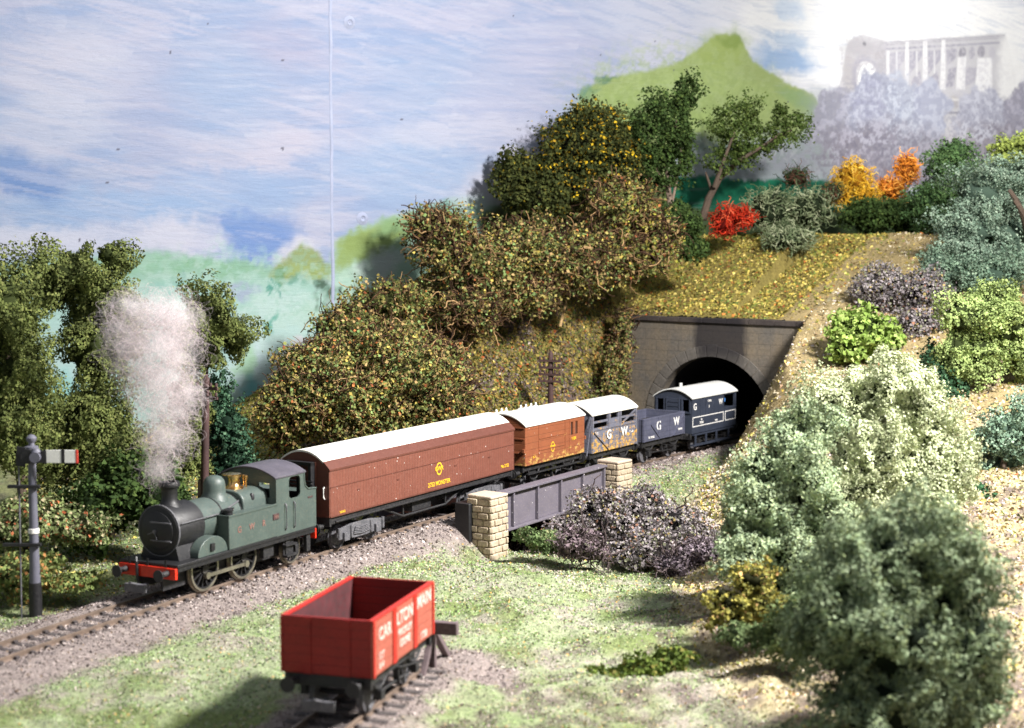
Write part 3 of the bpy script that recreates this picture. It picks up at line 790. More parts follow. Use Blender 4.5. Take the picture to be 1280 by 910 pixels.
main_line = empty('main_line_track', (0, 0, 0), 0, kind='structure')
for sgn in (-1, 1):
    rail_mb([trk(s, sgn * 0.627)[:2] for s in np.arange(-22, 58.1, 0.8)]).build('rail', M['rail_top'], main_line)
siding_tr = empty('siding_track', (0, 0, 0), 0, kind='structure')
for sgn in (-1, 1):
    rail_mb([siding(u, sgn * 0.627) for u in np.arange(-18, 3.6, 0.6)]).build('rail', M['rail_top'], siding_tr)
def sleeper_mesh():
    mb = MB().box(-1.25, 1.25, -0.13, 0.13, -0.30, -0.165)
    for q in (-1, 1):
        mb.box(q * 0.627 - 0.16, q * 0.627 - 0.05, -0.08, 0.08, -0.165, -0.09)
        mb.box(q * 0.627 + 0.05, q * 0.627 + 0.16, -0.08, 0.08, -0.165, -0.09)
    return mb
sl0 = None
_rg = random.Random(4)
for root, spots in ((main_line, [trk(s) for s in np.arange(-13.5, 46, 0.66)]), (siding_tr, [(*siding(u), SID_A) for u in np.arange(-14, 3.4, 0.66)])):
    for x, y, t in spots:
        if sl0 is None:
            sl0 = sleeper_mesh().build('sleeper', M['sleeper'], root, bevel=0.012); o = sl0
        else:
            o = sl0.copy(); COL.objects.link(o); o.parent = root
        o.location = (x, y, 0.02); o.rotation_euler = (0, 0, -t + _rg.uniform(-.02, .02))

# ------------------------------------------------------------------ tunnel portal
def stone(name, c1, c2, mortar=None, scale=1.0, soot=None, brick=None):
    m, nt, N, L, b = nodes(name)
    co = objco(nt)
    n1 = noise(nt, 0.5 * scale, 6, 0.7, co); n2 = noise(nt, 6 * scale, 5, 0.75, co)
    base = mix_rgb(nt, ramp(nt, n1, 0.35, 0.65), c1, c2)
    base = mix_rgb(nt, 1.0, base, mix_rgb(nt, ramp(nt, n2, 0.3, 0.7), (0.7, 0.7, 0.7), (1.2, 1.2, 1.18)), 'MULTIPLY')
    h = n2
    if brick:
        sep = nt.nodes.new('ShaderNodeSeparateXYZ'); L.new(co, sep.inputs[0])
        cmb = nt.nodes.new('ShaderNodeCombineXYZ'); L.new(sep.outputs[0], cmb.inputs[0]); L.new(sep.outputs[2], cmb.inputs[1])
        bt = nt.nodes.new('ShaderNodeTexBrick'); L.new(cmb.outputs[0], bt.inputs['Vector'])
        bt.inputs['Scale'].default_value = 1.0; bt.inputs['Brick Width'].default_value = brick[0]; bt.inputs['Row Height'].default_value = brick[1]
        bt.inputs['Mortar Size'].default_value = brick[2]
        base = mix_rgb(nt, mth(nt, 'MULTIPLY', bt.outputs['Fac'], brick[3]), base, mortar)
        h = mth(nt, 'SUBTRACT', n2, mth(nt, 'MULTIPLY', bt.outputs['Fac'], brick[3]))
    if soot:
        sep = nt.nodes.new('ShaderNodeSeparateXYZ'); L.new(co, sep.inputs[0])
        n3 = noise(nt, 0.8, 5, 0.7, objco(nt, (1, 1, 0.45)))
        d = mth(nt, 'ABSOLUTE', mth(nt, 'SUBTRACT', mth(nt, 'ADD', sep.outputs[0], mth(nt, 'MULTIPLY', n3, 1.6)), soot[0] + 0.8))
        k = mth(nt, 'MULTIPLY', ramp(nt, d, soot[1], soot[1] * 0.72), ramp(nt, sep.outputs[2], soot[2], soot[2] + 1.5))
        base = mix_rgb(nt, mth(nt, 'MULTIPLY', k, 0.85), base, (0.022, 0.02, 0.024))
    L.new(base, b.inputs['Base Color']); b.inputs['Roughness'].default_value = 0.85
    b.inputs['Specular IOR Level'].default_value = 0.2
    L.new(bump(nt, h, 0.5, 0.05), b.inputs['Normal'])
    return m
M['portal'] = stone('portal_stone', C(104, 100, 96), C(126, 114, 98), (0.05, 0.045, 0.04), soot=(0.5, 1.9, 3.2), brick=(1.5, 0.62, 0.02, 0.35))
M['ring'] = stone('arch_stone', C(110, 105, 100), C(100, 95, 90), soot=(0.5, 1.5, 3.6))
M['coping'] = stone('coping_stone', C(64, 58, 58), C(84, 76, 72), soot=(0.5, 1.9, 3.2))
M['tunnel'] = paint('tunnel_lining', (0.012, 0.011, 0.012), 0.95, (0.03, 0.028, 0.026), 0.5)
M['pier_stone'] = stone('pier_stone', C(190, 175, 154), C(168, 152, 130), scale=2.0)
M['pier_cap'] = stone('pier_cap', C(198, 182, 164), C(178, 164, 148), scale=2.0)

px_, py_, pt_ = trk(S_PORTAL, -0.75)
pt_ += R(1.5)
portal = empty('tunnel_portal', (px_, py_, 0), -pt_, 'grey brown stone tunnel portal with a dark arched mouth and soot stains', 'tunnel portal', kind='thing')
# local x runs along the wall to the right, local y into the hill
RA, ZS, ZT = 3.85, 0.9, 6.7
def arch_z(x, r=RA): return ZS + math.sqrt(max(r * r - x * x, 0))
def portal_wall():
    mb = MB(); xs = [-6.0, -5.2, -4.4, -RA] + [-RA * math.cos(math.pi * i / 40) for i in range(1, 40)] + [RA, 4.4, 5.4, 6.6]
    vs = []; fs = []
    for x in xs:
        lo = arch_z(x) if abs(x) < RA else -1.2
        for y in (0, 0.9):
            vs += [(x, y, lo), (x, y, ZT)]
    for i in range(len(xs) - 1):
        a = 4 * i; b = a + 4
        if abs(xs[i]) >= RA and abs(xs[i + 1]) < RA or abs(xs[i]) < RA and abs(xs[i + 1]) >= RA:
            pass
        fs += [(a, b, b + 1, a + 1), (a + 2, a + 3, b + 3, b + 2), (a + 1, b + 1, b + 3, a + 3), (a, a + 2, b + 2, b)]
    fs += [(0, 1, 3, 2), (len(vs) - 4, len(vs) - 2, len(vs) - 1, len(vs) - 3)]
    # straight sides of the opening
    return mb.add(vs, fs)
wall = MB()
def strip(x0, x1, z0a, z0b, z1):
    wall.add([(x0, 0, z0a), (x1, 0, z0b), (x1, 0, z1), (x0, 0, z1), (x0, .9, z0a), (x1, .9, z0b), (x1, .9, z1), (x0, .9, z1)],
             [(0, 1, 2, 3), (5, 4, 7, 6), (0, 4, 5, 1), (3, 2, 6, 7), (0, 3, 7, 4), (1, 5, 6, 2)])
strip(-6.35, -RA, -1.2, -1.2, ZT); strip(RA, 6.8, -1.2, -1.2, ZT)
aa = [-RA * math.cos(math.pi * i / 44) for i in range(45)]
vs = []; fs = []
for x in aa:
    z = arch_z(x)
    vs += [(x, 0, z), (x, 0, ZT), (x, .9, z), (x, .9, ZT)]
for i in range(44):
    a = 4 * i; b = a + 4
    fs += [(a, b, b + 1, a + 1), (a + 2, a + 3, b + 3, b + 2), (a + 1, b + 1, b + 3, a + 3), (a, a + 2, b + 2, b)]
wall.add(vs, fs)
wall.build('portal_wall', M['portal'], portal, angle=20)
mb = MB()
nb = 19
for i in range(nb):
    a0 = math.pi * (i + 0.03) / nb; a1 = math.pi * (i + 0.97) / nb
    ro = RA + (0.62 if i != nb // 2 else 0.7)
    p = []
    for r, aq in ((RA - 0.02, (a0, (a0 + a1) / 2, a1)), (ro, (a1, (a0 + a1) / 2, a0))):
        for q in aq: p.append((-r * math.cos(q), ZS + r * math.sin(q)))
    mb.prism(p, 'y', -0.045, 0.3)
mb.build('arch_ring', M['ring'], portal, bevel=0.02)
mb = MB(); x = -6.3
rg = random.Random(7)
while x < 6.8:
    w = rg.uniform(1.3, 1.9); x1 = min(x + w, 6.9)
    mb.box(x, x1 - 0.02, -0.14 + rg.uniform(-.02, .02), 0.95, ZT - 0.02, ZT + 0.26 + rg.uniform(-.02, .02)); x = x1
mb.build('parapet_coping', M['coping'], portal, bevel=0.02)
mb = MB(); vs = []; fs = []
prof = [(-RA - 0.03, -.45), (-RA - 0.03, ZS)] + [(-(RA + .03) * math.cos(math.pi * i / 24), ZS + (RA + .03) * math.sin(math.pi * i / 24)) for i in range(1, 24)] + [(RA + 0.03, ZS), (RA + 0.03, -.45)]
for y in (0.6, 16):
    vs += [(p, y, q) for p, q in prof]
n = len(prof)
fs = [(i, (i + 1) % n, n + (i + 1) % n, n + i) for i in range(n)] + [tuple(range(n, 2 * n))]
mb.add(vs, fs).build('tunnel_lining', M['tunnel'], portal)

# ------------------------------------------------------------------ girder bridge
def ballpt(s, l, z): x, y, t = trk(s, l); return (x, y, z)
bx, by, bt = trk(23.1, 0)
bridge = empty('girder_bridge', (bx, by, 0), R(90) - bt, 'grey plate girder railway bridge with stiffeners and flaked white paint over the gully', 'bridge', kind='thing')
# local x along the track (to the tunnel), local y to the left of it
g = MB()
GX0, GX1 = -5.4, 5.2
for yy, nm in ((-2.75, 1), (2.75, -1)):
    g = MB()
    g.box(GX0, GX1, yy - 0.04, yy + 0.04, -0.58, 0.92)
    g.box(GX0, GX1, yy - 0.26, yy + 0.26, 0.92, 1.02)
    g.box(GX0, GX1, yy - 0.26, yy + 0.26, -0.68, -0.58)
    for k in range(6):
        xx = GX0 + 0.15 + k * (GX1 - GX0 - 0.3) / 5
        g.box(xx - 0.05, xx + 0.05, yy - 0.2, yy + 0.2, -0.575, 0.915)
    g.build('plate_girder', M['girder'], bridge, bevel=0.015)
MB().box(GX0, GX1, -2.5, 2.5, -0.62, -0.34).build('deck', M['rust'], bridge)
for xx in (GX0 - 0.5, GX1 - 0.1):
    MB().box(xx, xx + 0.6, -2.9, 2.9, -4.2, -0.63).build('abutment', M['rust'], bridge)
MB().box(GX0 - 1.0, GX0 - 0.02, -2.72, -2.0, -1.0, 0.86).build('end_block', M['black'], bridge, bevel=0.03)

def pier(s, l, zb, label):
    x, y, t = trk(s, l)
    root = empty('bridge_pier', (x, y, zb), R(90) - t - R(4), label, 'pier', 'stone piers of the girder bridge')
    rg = random.Random(int(s * 10))
    H = 1.22 - zb
    mb = MB().box(-0.56, 0.56, -0.56, 0.56, 0, H - 0.1)
    rows = int(round(H / 0.30)); rh = (H - 0.14) / rows
    for r_ in range(rows):
        off = 0.0 if r_ % 2 else 0.27
        for face in range(4):
            x = -0.62 - off
            while x < 0.62:
                x0, x1 = max(x, -0.62), min(x + 0.54, 0.62)
                if x1 - x0 > 0.08:
                    d = 0.60 + rg.uniform(0.0, 0.05)
                    q = MB().box(x0 + 0.02, x1 - 0.02, -d, -0.5, r_ * rh + 0.02, (r_ + 1) * rh - 0.02)
                    q.xf(Matrix.Rotation(face * math.pi / 2, 4, 'Z')); mb.add(q.v, q.f)
                x += 0.54
    mb.build('stonework', M['pier_stone'], root, bevel=0.035)
    MB().prism([(-0.62, -0.60), (0.58, -0.63), (0.63, 0.60), (-0.60, 0.62)], 'z', H - 0.14, H).build('cap_stone', M['pier_cap'], root, bevel=0.05)
    return root
pier(17.45, 3.05, -1.75, 'tan brick-coursed stone pier at the near left end of the grey girder')
pier(28.95, 3.0, -1.1, 'tan brick-coursed stone pier at the far end of the grey girder, beside the wagons')

# ------------------------------------------------------------------ rolling stock
# local x runs back along the train towards the tunnel, local y to its left, z up from the rail top
def wheel_mb(r, w=0.13, spokes=0, n=32):
    mb = MB()
    if not spokes:
        mb.lathe([(0.0, -w * .3), (r * .3, -w * .45), (r * .75, -w * .25), (r * .84, -w * .5), (r, -w * .5), (r * .985, w * .4), (r * 1.07, w * .45), (r * 1.07, w * .75), (r * .8, w * .75), (0.0, w * .5)], n, axis='y')
    return mb
def spoked(root, name, x, y, r, side, nsp, mat_rim, mat_in):
    """spoked wheel facing -y when side = -1; tyre is a sub-part"""
    mb = MB()
    mb.lathe([(0.0, -0.09), (0.16, -0.09), (0.18, 0.06), (0.0, 0.06)], 16, axis='y')
    for k in range(nsp):
        a = 2 * math.pi * k / nsp
        mb.bar((0.12 * math.cos(a), -0.02, 0.12 * math.sin(a)), (r * .88 * math.cos(a), -0.02, r * .88 * math.sin(a)), 0.06, 0.05, (0, 1, 0))
    mb.lathe([(r * .83, -0.05), (r * .9, -0.05), (r * .9, 0.05), (r * .83, 0.05), (r * .83, -0.05)], 32, axis='y', cap=False)
    if side > 0: mb.xf(Matrix.Rotation(math.pi, 4, 'Z'))
    o = mb.build(name, mat_in, root, loc=(x, y, r))
    t = MB().lathe([(r * .895, -0.07), (r, -0.07), (r * .985, 0.05), (r * 1.06, 0.055), (r * 1.06, 0.09), (r * .895, 0.09), (r * .895, -0.07)], 40, axis='y', cap=False)
    if side > 0: t.xf(Matrix.Rotation(math.pi, 4, 'Z'))
    t.build('tyre', mat_rim, o)
    return o

def arc_roof(w, z0, rise, th=0.08, n=18, over=0.0):
    """cross-section polygon (y, z) of a curved roof"""
    up = []; lo = []
    for i in range(n + 1):
        u = -1 + 2 * i / n
        up.append((u * (w / 2 + over), z0 + rise * (1 - abs(u) ** 2.1)))
        lo.append((u * (w / 2 + over), z0 + rise * (1 - abs(u) ** 2.1) - th))
    return up + lo[::-1]
def end_poly(w, z0, z1, rise, n=18):
    return [(-w / 2, z0)] + [((-1 + 2 * i / n) * w / 2, z1 + rise * (1 - abs(-1 + 2 * i / n) ** 2.1)) for i in range(n + 1)] + [(w / 2, z0)]

def text(root, name, s, x, y, z, size, mat, rx=90, rz=0, align='CENTER', ext=0.006, parent=None):
    cu = bpy.data.curves.new(name, 'FONT'); cu.body = s; cu.size = size; cu.align_x = align; cu.align_y = 'CENTER'
    cu.extrude = ext; cu.offset = size * 0.016
    cu.materials.append(mat)
    t = bpy.data.objects.new('lettering_curve', cu); COL.objects.link(t)
    dg = bpy.context.evaluated_depsgraph_get()
    me = bpy.data.meshes.new_from_object(t.evaluated_get(dg)); me.name = name
    bpy.data.objects.remove(t); bpy.data.curves.remove(cu)
    o = bpy.data.objects.new(name, me); COL.objects.link(o)
    o.parent = parent or root; o.location = (x, y, z); o.rotation_euler = (R(rx), 0, R(rz))
    return o

def buffers(root, x, d, z=1.0, mat=None):
    for sy in (-0.86, 0.86):
        mb = MB()
        mb.cyl((x, sy, z), (x + d * 0.30, sy, z), 0.10, 0.09, 14)
        mb.cyl((x + d * 0.28, sy, z), (x + d * 0.42, sy, z), 0.05, 0.05, 10)
        mb.lathe([(0.0, 0), (0.20, 0), (0.20, 0.03), (0.08, 0.06), (0.0, 0.06)], 18, (x + d * 0.42 - (0.0 if d > 0 else 0.06), sy, z), 'x')
        mb.build('buffer', mat or M['chassis'], root)

def coupling(root, x, d, mat=None):
    mb = MB()
    mb.box(min(x, x + d * 0.55), max(x, x + d * 0.55), -0.10, 0.10, 0.50, 0.60)
    mb.box(min(x + d * 0.5, x + d * 0.62), max(x + d * 0.5, x + d * 0.62), -0.42, 0.42, 0.42, 0.68)
    mb.bar((x + d * 0.3, 0, 0.6), (x + d * 0.85, 0, 0.78), 0.12, 0.06)
    mb.build('coupling', mat or M['chassis'], root, bevel=0.012)

def wagon_chassis(root, x0, x1, zb, wb, mat=None, brake=True, width=2.2):
    mat = mat or M['chassis']; xc = (x0 + x1) / 2
    mb = MB()
    for sy in (-1, 1):
        mb.box(x0, x1, sy * 0.98 - 0.06, sy * 0.98 + 0.06, zb - 0.28, zb - 0.003)
    for xx in (x0, x1 - 0.12): mb.box(xx, xx + 0.12, -width / 2, width / 2, zb - 0.30, zb - 0.003)
    mb.box(x0 + .15, x1 - .15, -0.9, 0.9, zb - 0.2, zb - 0.01)
    for xx in (xc - wb / 2, xc + wb / 2):
        for sy in (-1, 1):
            mb.prism([(xx - 0.34, zb - 0.26), (xx + 0.34, zb - 0.26), (xx + 0.13, 0.36), (xx - 0.13, 0.36)], 'y', sy * 0.90 - 0.03, sy * 0.90 + 0.03)
            mb.box(xx - 0.13, xx + 0.13, sy * 1.0 - 0.1, sy * 1.0 + 0.1, 0.36, 0.62)
            mb.tube([(xx - 0.5, sy * 0.99, zb - 0.27), (xx - 0.25, sy * 0.99, 0.70), (xx, sy * 0.99, 0.65), (xx + 0.25, sy * 0.99, 0.70), (xx + 0.5, sy * 0.99, zb - 0.27)], 0.045, 6)
    if brake:
        for sy in (-1, 1):
            mb.bar((xc, sy * 0.96, zb - 0.28), (xc + 0.1, sy * 0.96, 0.4), 0.06, 0.14, (0, 1, 0))
            mb.bar((xc - wb * .42, sy * 0.94, 0.5), (xc + wb * .42, sy * 0.94, 0.42), 0.05, 0.07, (0, 1, 0))
            mb.box(xc - wb / 2 + .36, xc - wb / 2 + .5, sy * .75 - .08, sy * .75 + .08, .25, .65)
            mb.box(xc + wb / 2 - .5, xc + wb / 2 - .36, sy * .75 - .08, sy * .75 + .08, .25, .65)
        mb.bar((xc - 0.1, -1.06, zb - 0.30), (x1 - 0.5, -1.08, 0.52), 0.035, 0.06, (0, 1, 0))
    mb.build('underframe', mat, root, bevel=0.01)
    for xx in (xc - wb / 2, xc + wb / 2):
        for sy in (-1, 1):
            m2 = wheel_mb(0.46)
            if sy > 0: m2.xf(Matrix.Rotation(math.pi, 4, 'Z'))
            m2.build('wheel', M['chassis_grey'], root, loc=(xx, sy * 0.66, 0.46))
        MB().cyl((xx, -0.6, 0.46), (xx, 0.6, 0.46), 0.07).build('axle', mat, root)

def vehicle(name, s0, s1, label, cat, group=None):
    """placed with its two ends at s0, s1 along the line"""
    a = trk(s0); b = trk(s1)
    an = math.atan2(b[1] - a[1], b[0] - a[0])
    L = math.hypot(b[0] - a[0], b[1] - a[1])
    x, y = (a[0] + b[0]) / 2, (a[1] + b[1]) / 2
    return empty(name, (x, y, 0), an, label, cat, group), L

# ---- tank engine
def locomotive():
    root, L = vehicle('steam_locomotive', -0.02, 7.95, 'dark green tank engine with black smokebox, brass safety valve cover and red buffer beam', 'steam engine')
    h = L / 2
    X = lambda d: d - h                     # d metres behind the front buffer beam
    G, K = M['loco_green'], M['black']
    mb = MB().box(X(0.05), X(L), -1.2, 1.2, 1.17, 1.27)
    mb.box(X(0.1), X(L - .05), -1.17, -1.12, 1.02, 1.17); mb.box(X(0.1), X(L - .05), 1.12, 1.17, 1.02, 1.17)
    mb.build('running_plate', K, root, bevel=0.012)
    MB().box(X(-0.05), X(0.07), -1.17, 1.17, 0.80, 1.165).build('buffer_beam', M['red_beam'], root, bevel=0.01)
    MB().box(X(L - .02), X(L + .06), -1.17, 1.17, 0.78, 1.165).build('rear_buffer_beam', M['red_beam'], root, bevel=0.01)
    fr = MB()
    for sy in (-.5, .5): fr.box(X(0.1), X(L - .1), sy - .04, sy + .04, 0.35, 1.17)
    fr.box(X(1.0), X(7.2), -0.45, 0.45, 0.45, 1.1)
    fr.build('frames', M['chassis'], root)
    buffers(root, X(-0.05), -1, 1.0); buffers(root, X(L + .06), 1, 1.0)
    coupling(root, X(-0.05), -1, M['chassis_grey']); coupling(root, X(L), 1)
    # vacuum pipe and lamp irons on the beam
    mb = MB().tube([(X(-0.1), 0.35, 0.7), (X(-0.13), 0.35, 1.3), (X(-0.16), 0.33, 1.42), (X(-0.22), 0.30, 1.3)], 0.05, 8)
    mb.build('vacuum_pipe', K, root)
    for yy in (-0.75, 0, .75): MB().box(X(-.02), X(.0), yy - .04, yy + .04, 1.172, 1.42).build('lamp_iron', K, root)
    # smokebox, boiler, firebox
    zc, rb = 2.22, 0.74
    mb = MB().lathe([(0.0, X(0.52)), (0.62, X(0.52)), (0.80, X(0.56)), (0.83, X(0.60)), (0.83, X(1.95)), (0.76, X(1.96))], 40, (0, 0, zc), 'x')
    mb.prism([(-.8, 1.27), (.8, 1.27), (.66, 1.75), (.5, 2.0), (-.5, 2.0), (-.66, 1.75)], 'x', X(0.62), X(1.9))
    sb = mb.build('smokebox', K, root, bevel=0.0)
    d = MB().lathe([(0.0, -0.12), (0.25, -0.10), (0.55, -0.03), (0.64, 0.0), (0.64, 0.03)], 36, (X(0.50), 0, zc), 'x')
    dob = d.build('smokebox_door', K, root)
    hd = MB()
    hd.cyl((X(0.34), 0, zc), (X(0.40), 0, zc), 0.07); hd.bar((X(0.34), 0, zc), (X(0.34), 0.26, zc - 0.1), 0.03, 0.03, (1, 0, 0)); hd.bar((X(0.36), 0, zc), (X(0.36), -0.1, zc - 0.26), 0.03, 0.03, (1, 0, 0))
    for zz in (0.3, -0.3): hd.bar((X(0.44), -0.62, zc + zz), (X(0.42), 0.2, zc + zz), 0.04, 0.07, (1, 0, 0))
    hd.build('door_handle', M['chassis_grey'], dob)
    MB().lathe([(0.82, X(0.58)), (0.86, X(0.58)), (0.86, X(0.64)), (0.82, X(0.64))], 40, (0, 0, zc), 'x', cap=False).build('smokebox_ring', M['chassis_grey'], root)
    bo = MB().lathe([(0.0, X(1.9)), (rb, X(1.9)), (rb, X(4.9)), (0.0, X(4.9))], 40, (0, 0, zc), 'x').build('boiler', G, root)
    bd = MB()
    for dd in (2.0, 3.05, 4.1): bd.lathe([(rb + .001, X(dd)), (rb + .014, X(dd)), (rb + .014, X(dd + .06)), (rb + .001, X(dd + .06))], 40, (0, 0, zc), 'x', cap=False)
    bd.build('boiler_band', K, bo)
    # belpaire firebox with rounded shoulders
    fb = []
    for i in range(13):
        a = math.pi * i / 12
        u, v = math.cos(a), math.sin(a)
        fb.append((0.80 * math.copysign(abs(u) ** 0.55, u), 2.25 + 0.80 * v ** 0.55))
    fb = [(0.80, 1.27)] + fb + [(-0.80, 1.27)]
    MB().prism(fb, 'x', X(4.15), X(5.6)).build('firebox', G, root, bevel=0.05, seg=3)
    # chimney (tapered, capped)
    cx_ = X(1.16)
    MB().lathe([(0.46, zc + 0.62), (0.40, zc + 0.74), (0.30, zc + 0.86), (0.26, zc + 1.0), (0.27, zc + 1.28), (0.30, zc + 1.36), (0.35, zc + 1.40), (0.36, zc + 1.46), (0.33, zc + 1.55), (0.24, zc + 1.56), (0.22, zc + 1.1)], 28, (cx_, 0, 0)).build('chimney', K, root)
    dx = X(3.55)
    MB().lathe([(0.52, zc + 0.52), (0.46, zc + 0.70), (0.40, zc + 0.80), (0.385, zc + 0.95), (0.38, zc + 1.12), (0.35, zc + 1.25), (0.27, zc + 1.36), (0.14, zc + 1.42), (0.0, zc + 1.435)], 32, (dx, 0, 0)).build('steam_dome', G, root)
    sx = X(4.66)
    sv = MB().lathe([(0.36, 3.02), (0.30, 3.08), (0.22, 3.16), (0.19, 3.26), (0.20, 3.40), (0.25, 3.48), (0.27, 3.52), (0.22, 3.54), (0.0, 3.52)], 24, (sx, 0, 0)).build('safety_valve_cover', M['brass'], root)
    MB().lathe([(0.0, 3.52), (0.33, 3.53), (0.33, 3.57), (0.0, 3.58)], 20, (sx - 0.12, 0, 0)).build('cover_lid', M['brass'], sv)
    wh = MB()
    for q in (-.06, .1): wh.lathe([(0.03, 3.05), (0.03, 3.3), (0.07, 3.32), (0.07, 3.45), (0.03, 3.47), (0.0, 3.47)], 12, (sx + 0.42 + q * .4, -0.18 + q, 0))
    wh.build('whistles', M['brass'], root)
    # side tanks
    for sy in (-1, 1):
        y0, y1 = (-1.2, -0.62) if sy < 0 else (0.62, 1.2)
        t = MB().box(X(2.78), X(5.55), y0, y1, 1.27, 2.42)
        to = t.build('side_tank', G, root, bevel=0.03)
        b2 = MB().box(X(2.74), X(5.55), min(sy * 1.23, sy * 1.17), max(sy * 1.23, sy * 1.17), 2.40, 2.455)
        b2.box(X(2.74), X(2.80), y0, y1, 2.40, 2.455)
        b2.build('tank_beading', G, to)
        f = MB().lathe([(0.16, 2.42), (0.16, 2.54), (0.19, 2.55), (0.19, 2.60), (0.08, 2.64), (0, 2.64)], 18, (X(3.12), sy * 0.9, 0))
        f.bar((X(3.12), sy * .9, 2.62), (X(3.42), sy * .9, 2.60), 0.05, 0.05)
        f.build('tank_filler', K, to)
        v = MB().lathe([(0.05, 2.42), (0.05, 2.66), (0.09, 2.70), (0.09, 2.84), (0.05, 2.9), (0, 2.9)], 12, (X(4.72), sy * 0.72, 0)); v.build('tank_vent', K, to)
    # cab sides with cut-outs, one sheet each
    for sy in (-1, 1):
        y0, y1 = (-1.2, -1.15) if sy < 0 else (1.15, 1.2)
        xs = [X(5.5), X(6.22), X(6.98), X(7.98)]; zs = [1.27, 2.43, 2.74, 3.24, 3.40]
        cs = MB()
        pts = []
        # outline with a rounded opening: build as a polygonal strip around it
        outer = [(X(5.5), 1.27), (X(7.98), 1.27), (X(7.98), 2.58), (X(7.98), 2.66), (X(7.45), 2.70), (X(7.30), 2.82), (X(7.24), 3.02), (X(7.22), 3.40), (X(5.5), 3.40)]
        def seg(a, b): return MB().prism([a[0], a[1], b[1], b[0]], 'y', y0, y1)
        ox0, ox1, oz0, oz1, rr = X(6.28), X(6.98), 2.50, 3.28, 0.16
        cs.box(X(5.5), X(7.98), y0, y1, 1.27, oz0 - 0.001)
        cs.box(X(5.5), ox0, y0, y1, oz0, 3.40)
        cs.prism([(ox1, oz0), (X(7.98), oz0), (X(7.98), 2.66), (X(7.45), 2.70), (X(7.30), 2.82), (X(7.24), 3.02), (X(7.22), 3.40), (ox1, 3.40)], 'y', y0, y1)
        cs.box(ox0, ox1, y0, y1, oz1, 3.40)
        for cx2, sg in ((ox0, 1), (ox1, -1)):
            for cz2, sz in ((oz1, -1), (oz0, 1)):
                p = [(cx2, cz2)] + [(cx2 + sg * rr * (1 - math.sin(math.pi / 2 * i / 6)), cz2 + sz * rr * (1 - math.cos(math.pi / 2 * i / 6))) for i in range(7)]
                cs.prism(p, 'y', y0, y1)
        co_ = cs.build('cab_side', G, root)
        bd = MB().tube([(X(7.98), sy * 1.2, 2.66), (X(7.45), sy * 1.2, 2.71), (X(7.30), sy * 1.2, 2.83), (X(7.24), sy * 1.2, 3.03), (X(7.22), sy * 1.2, 3.40)], 0.035, 6)
        bd.build('beading', G, co_)
        hr = MB()
        for dd in (6.02, 6.55): 
            hr.tube([(X(dd), sy * 1.21, 1.42), (X(dd), sy * 1.27, 1.5), (X(dd), sy * 1.27, 2.30), (X(dd), sy * 1.21, 2.38)], 0.026, 6)
        hr.build('handrail', M['chassis_grey'], co_)
        st = MB().box(X(6.1), X(6.8), min(sy * 1.0, sy * 1.22), max(sy * 1.0, sy * 1.22), 0.42, 0.48).box(X(6.1), X(6.8), min(sy * 1.0, sy * 1.18), max(sy * 1.0, sy * 1.18), 0.80, 0.85).box(X(6.15), X(6.75), min(sy * .98, sy * 1.02), max(sy * .98, sy * 1.02), 0.42, 1.17)
        st.build('cab_step', M['chassis'], root)
    # cab front with windows
    cf = MB().wall_holes([-1.15, -0.9, -0.42, 0.42, 0.9, 1.15], [1.3, 2.62, 3.15, 3.42], [(-0.9, -0.42, 2.62, 3.15), (0.42, 0.9, 2.62, 3.15)], -0.03, 0.03)
    cf.xf(Matrix.Translation((X(5.55), 0, 0)) @ Matrix.Rotation(R(90), 4, 'Z')); cf.build('cab_front', G, root)
    cf = MB().wall_holes([-1.15, -0.9, -0.25, 0.25, 0.9, 1.15], [1.3, 2.62, 3.2, 3.42], [(-0.9, -0.25, 2.62, 3.2), (0.25, 0.9, 2.62, 3.2)], -0.03, 0.03)
    cf.xf(Matrix.Translation((X(7.2), 0, 0)) @ Matrix.Rotation(R(90), 4, 'Z')); cf.build('cab_back', K, root)
    MB().prism(arc_roof(2.4, 3.38, 0.34, 0.06, over=0.03), 'x', X(5.42), X(7.32)).build('cab_roof', M['cab_roof'], root, bevel=0.01)
    MB().prism(end_poly(2.3, 3.3, 3.34, 0.30), 'x', X(5.53), X(5.57)).build('cab_gable', G, root)
    MB().box(X(7.25), X(7.97), -1.14, 1.14, 1.27, 2.62).build('bunker', G, root, bevel=0.02)
    # coach end board peeping above: bunker coal rail
    mb = MB()
    for zz in (2.72, 2.84): mb.box(X(7.9), X(7.95), -1.1, 1.1, zz, zz + .05)
    mb.build('coal_rail', K, root)
    # splashers over the leading wheels
    for sy in (-1, 1):
        y0, y1 = (-1.12, -0.72) if sy < 0 else (0.72, 1.12)
        p = [(X(2.0) - 0.92 * math.cos(math.pi * i / 20) * 0.86, 1.27 + 0.62 * math.sin(math.pi * i / 20)) for i in range(21)]
        s_ = MB().prism(p, 'y', y0, y1).build('splasher', G, root, bevel=0.02)
        MB().box(X(1.83), X(2.03), min(sy * 1.12, sy * 1.18), max(sy * 1.12, sy * 1.18), 1.42, 1.66).build('sandbox_lid', K, s_)
    # wheels and rods
    for sy in (-1, 1):
        for dd, r, ns in ((2.0, 0.74, 14), (4.15, 0.74, 14), (7.0, 0.54, 10)):
            spoked(root, 'driving_wheel' if r > .6 else 'trailing_wheel', X(dd), sy * 0.70, r, sy, ns, M['steel'], M['black'])
        rod = MB().box(X(2.0), X(4.15), sy * 0.86 - .03, sy * 0.86 + .03, 0.47, 0.59)
        for dd in (2.0, 4.15): rod.cyl((X(dd), sy * 0.78, 0.53), (X(dd), sy * 0.92, 0.53), 0.12, 0.12, 14)
        rod.build('coupling_rod', M['steel'], root)
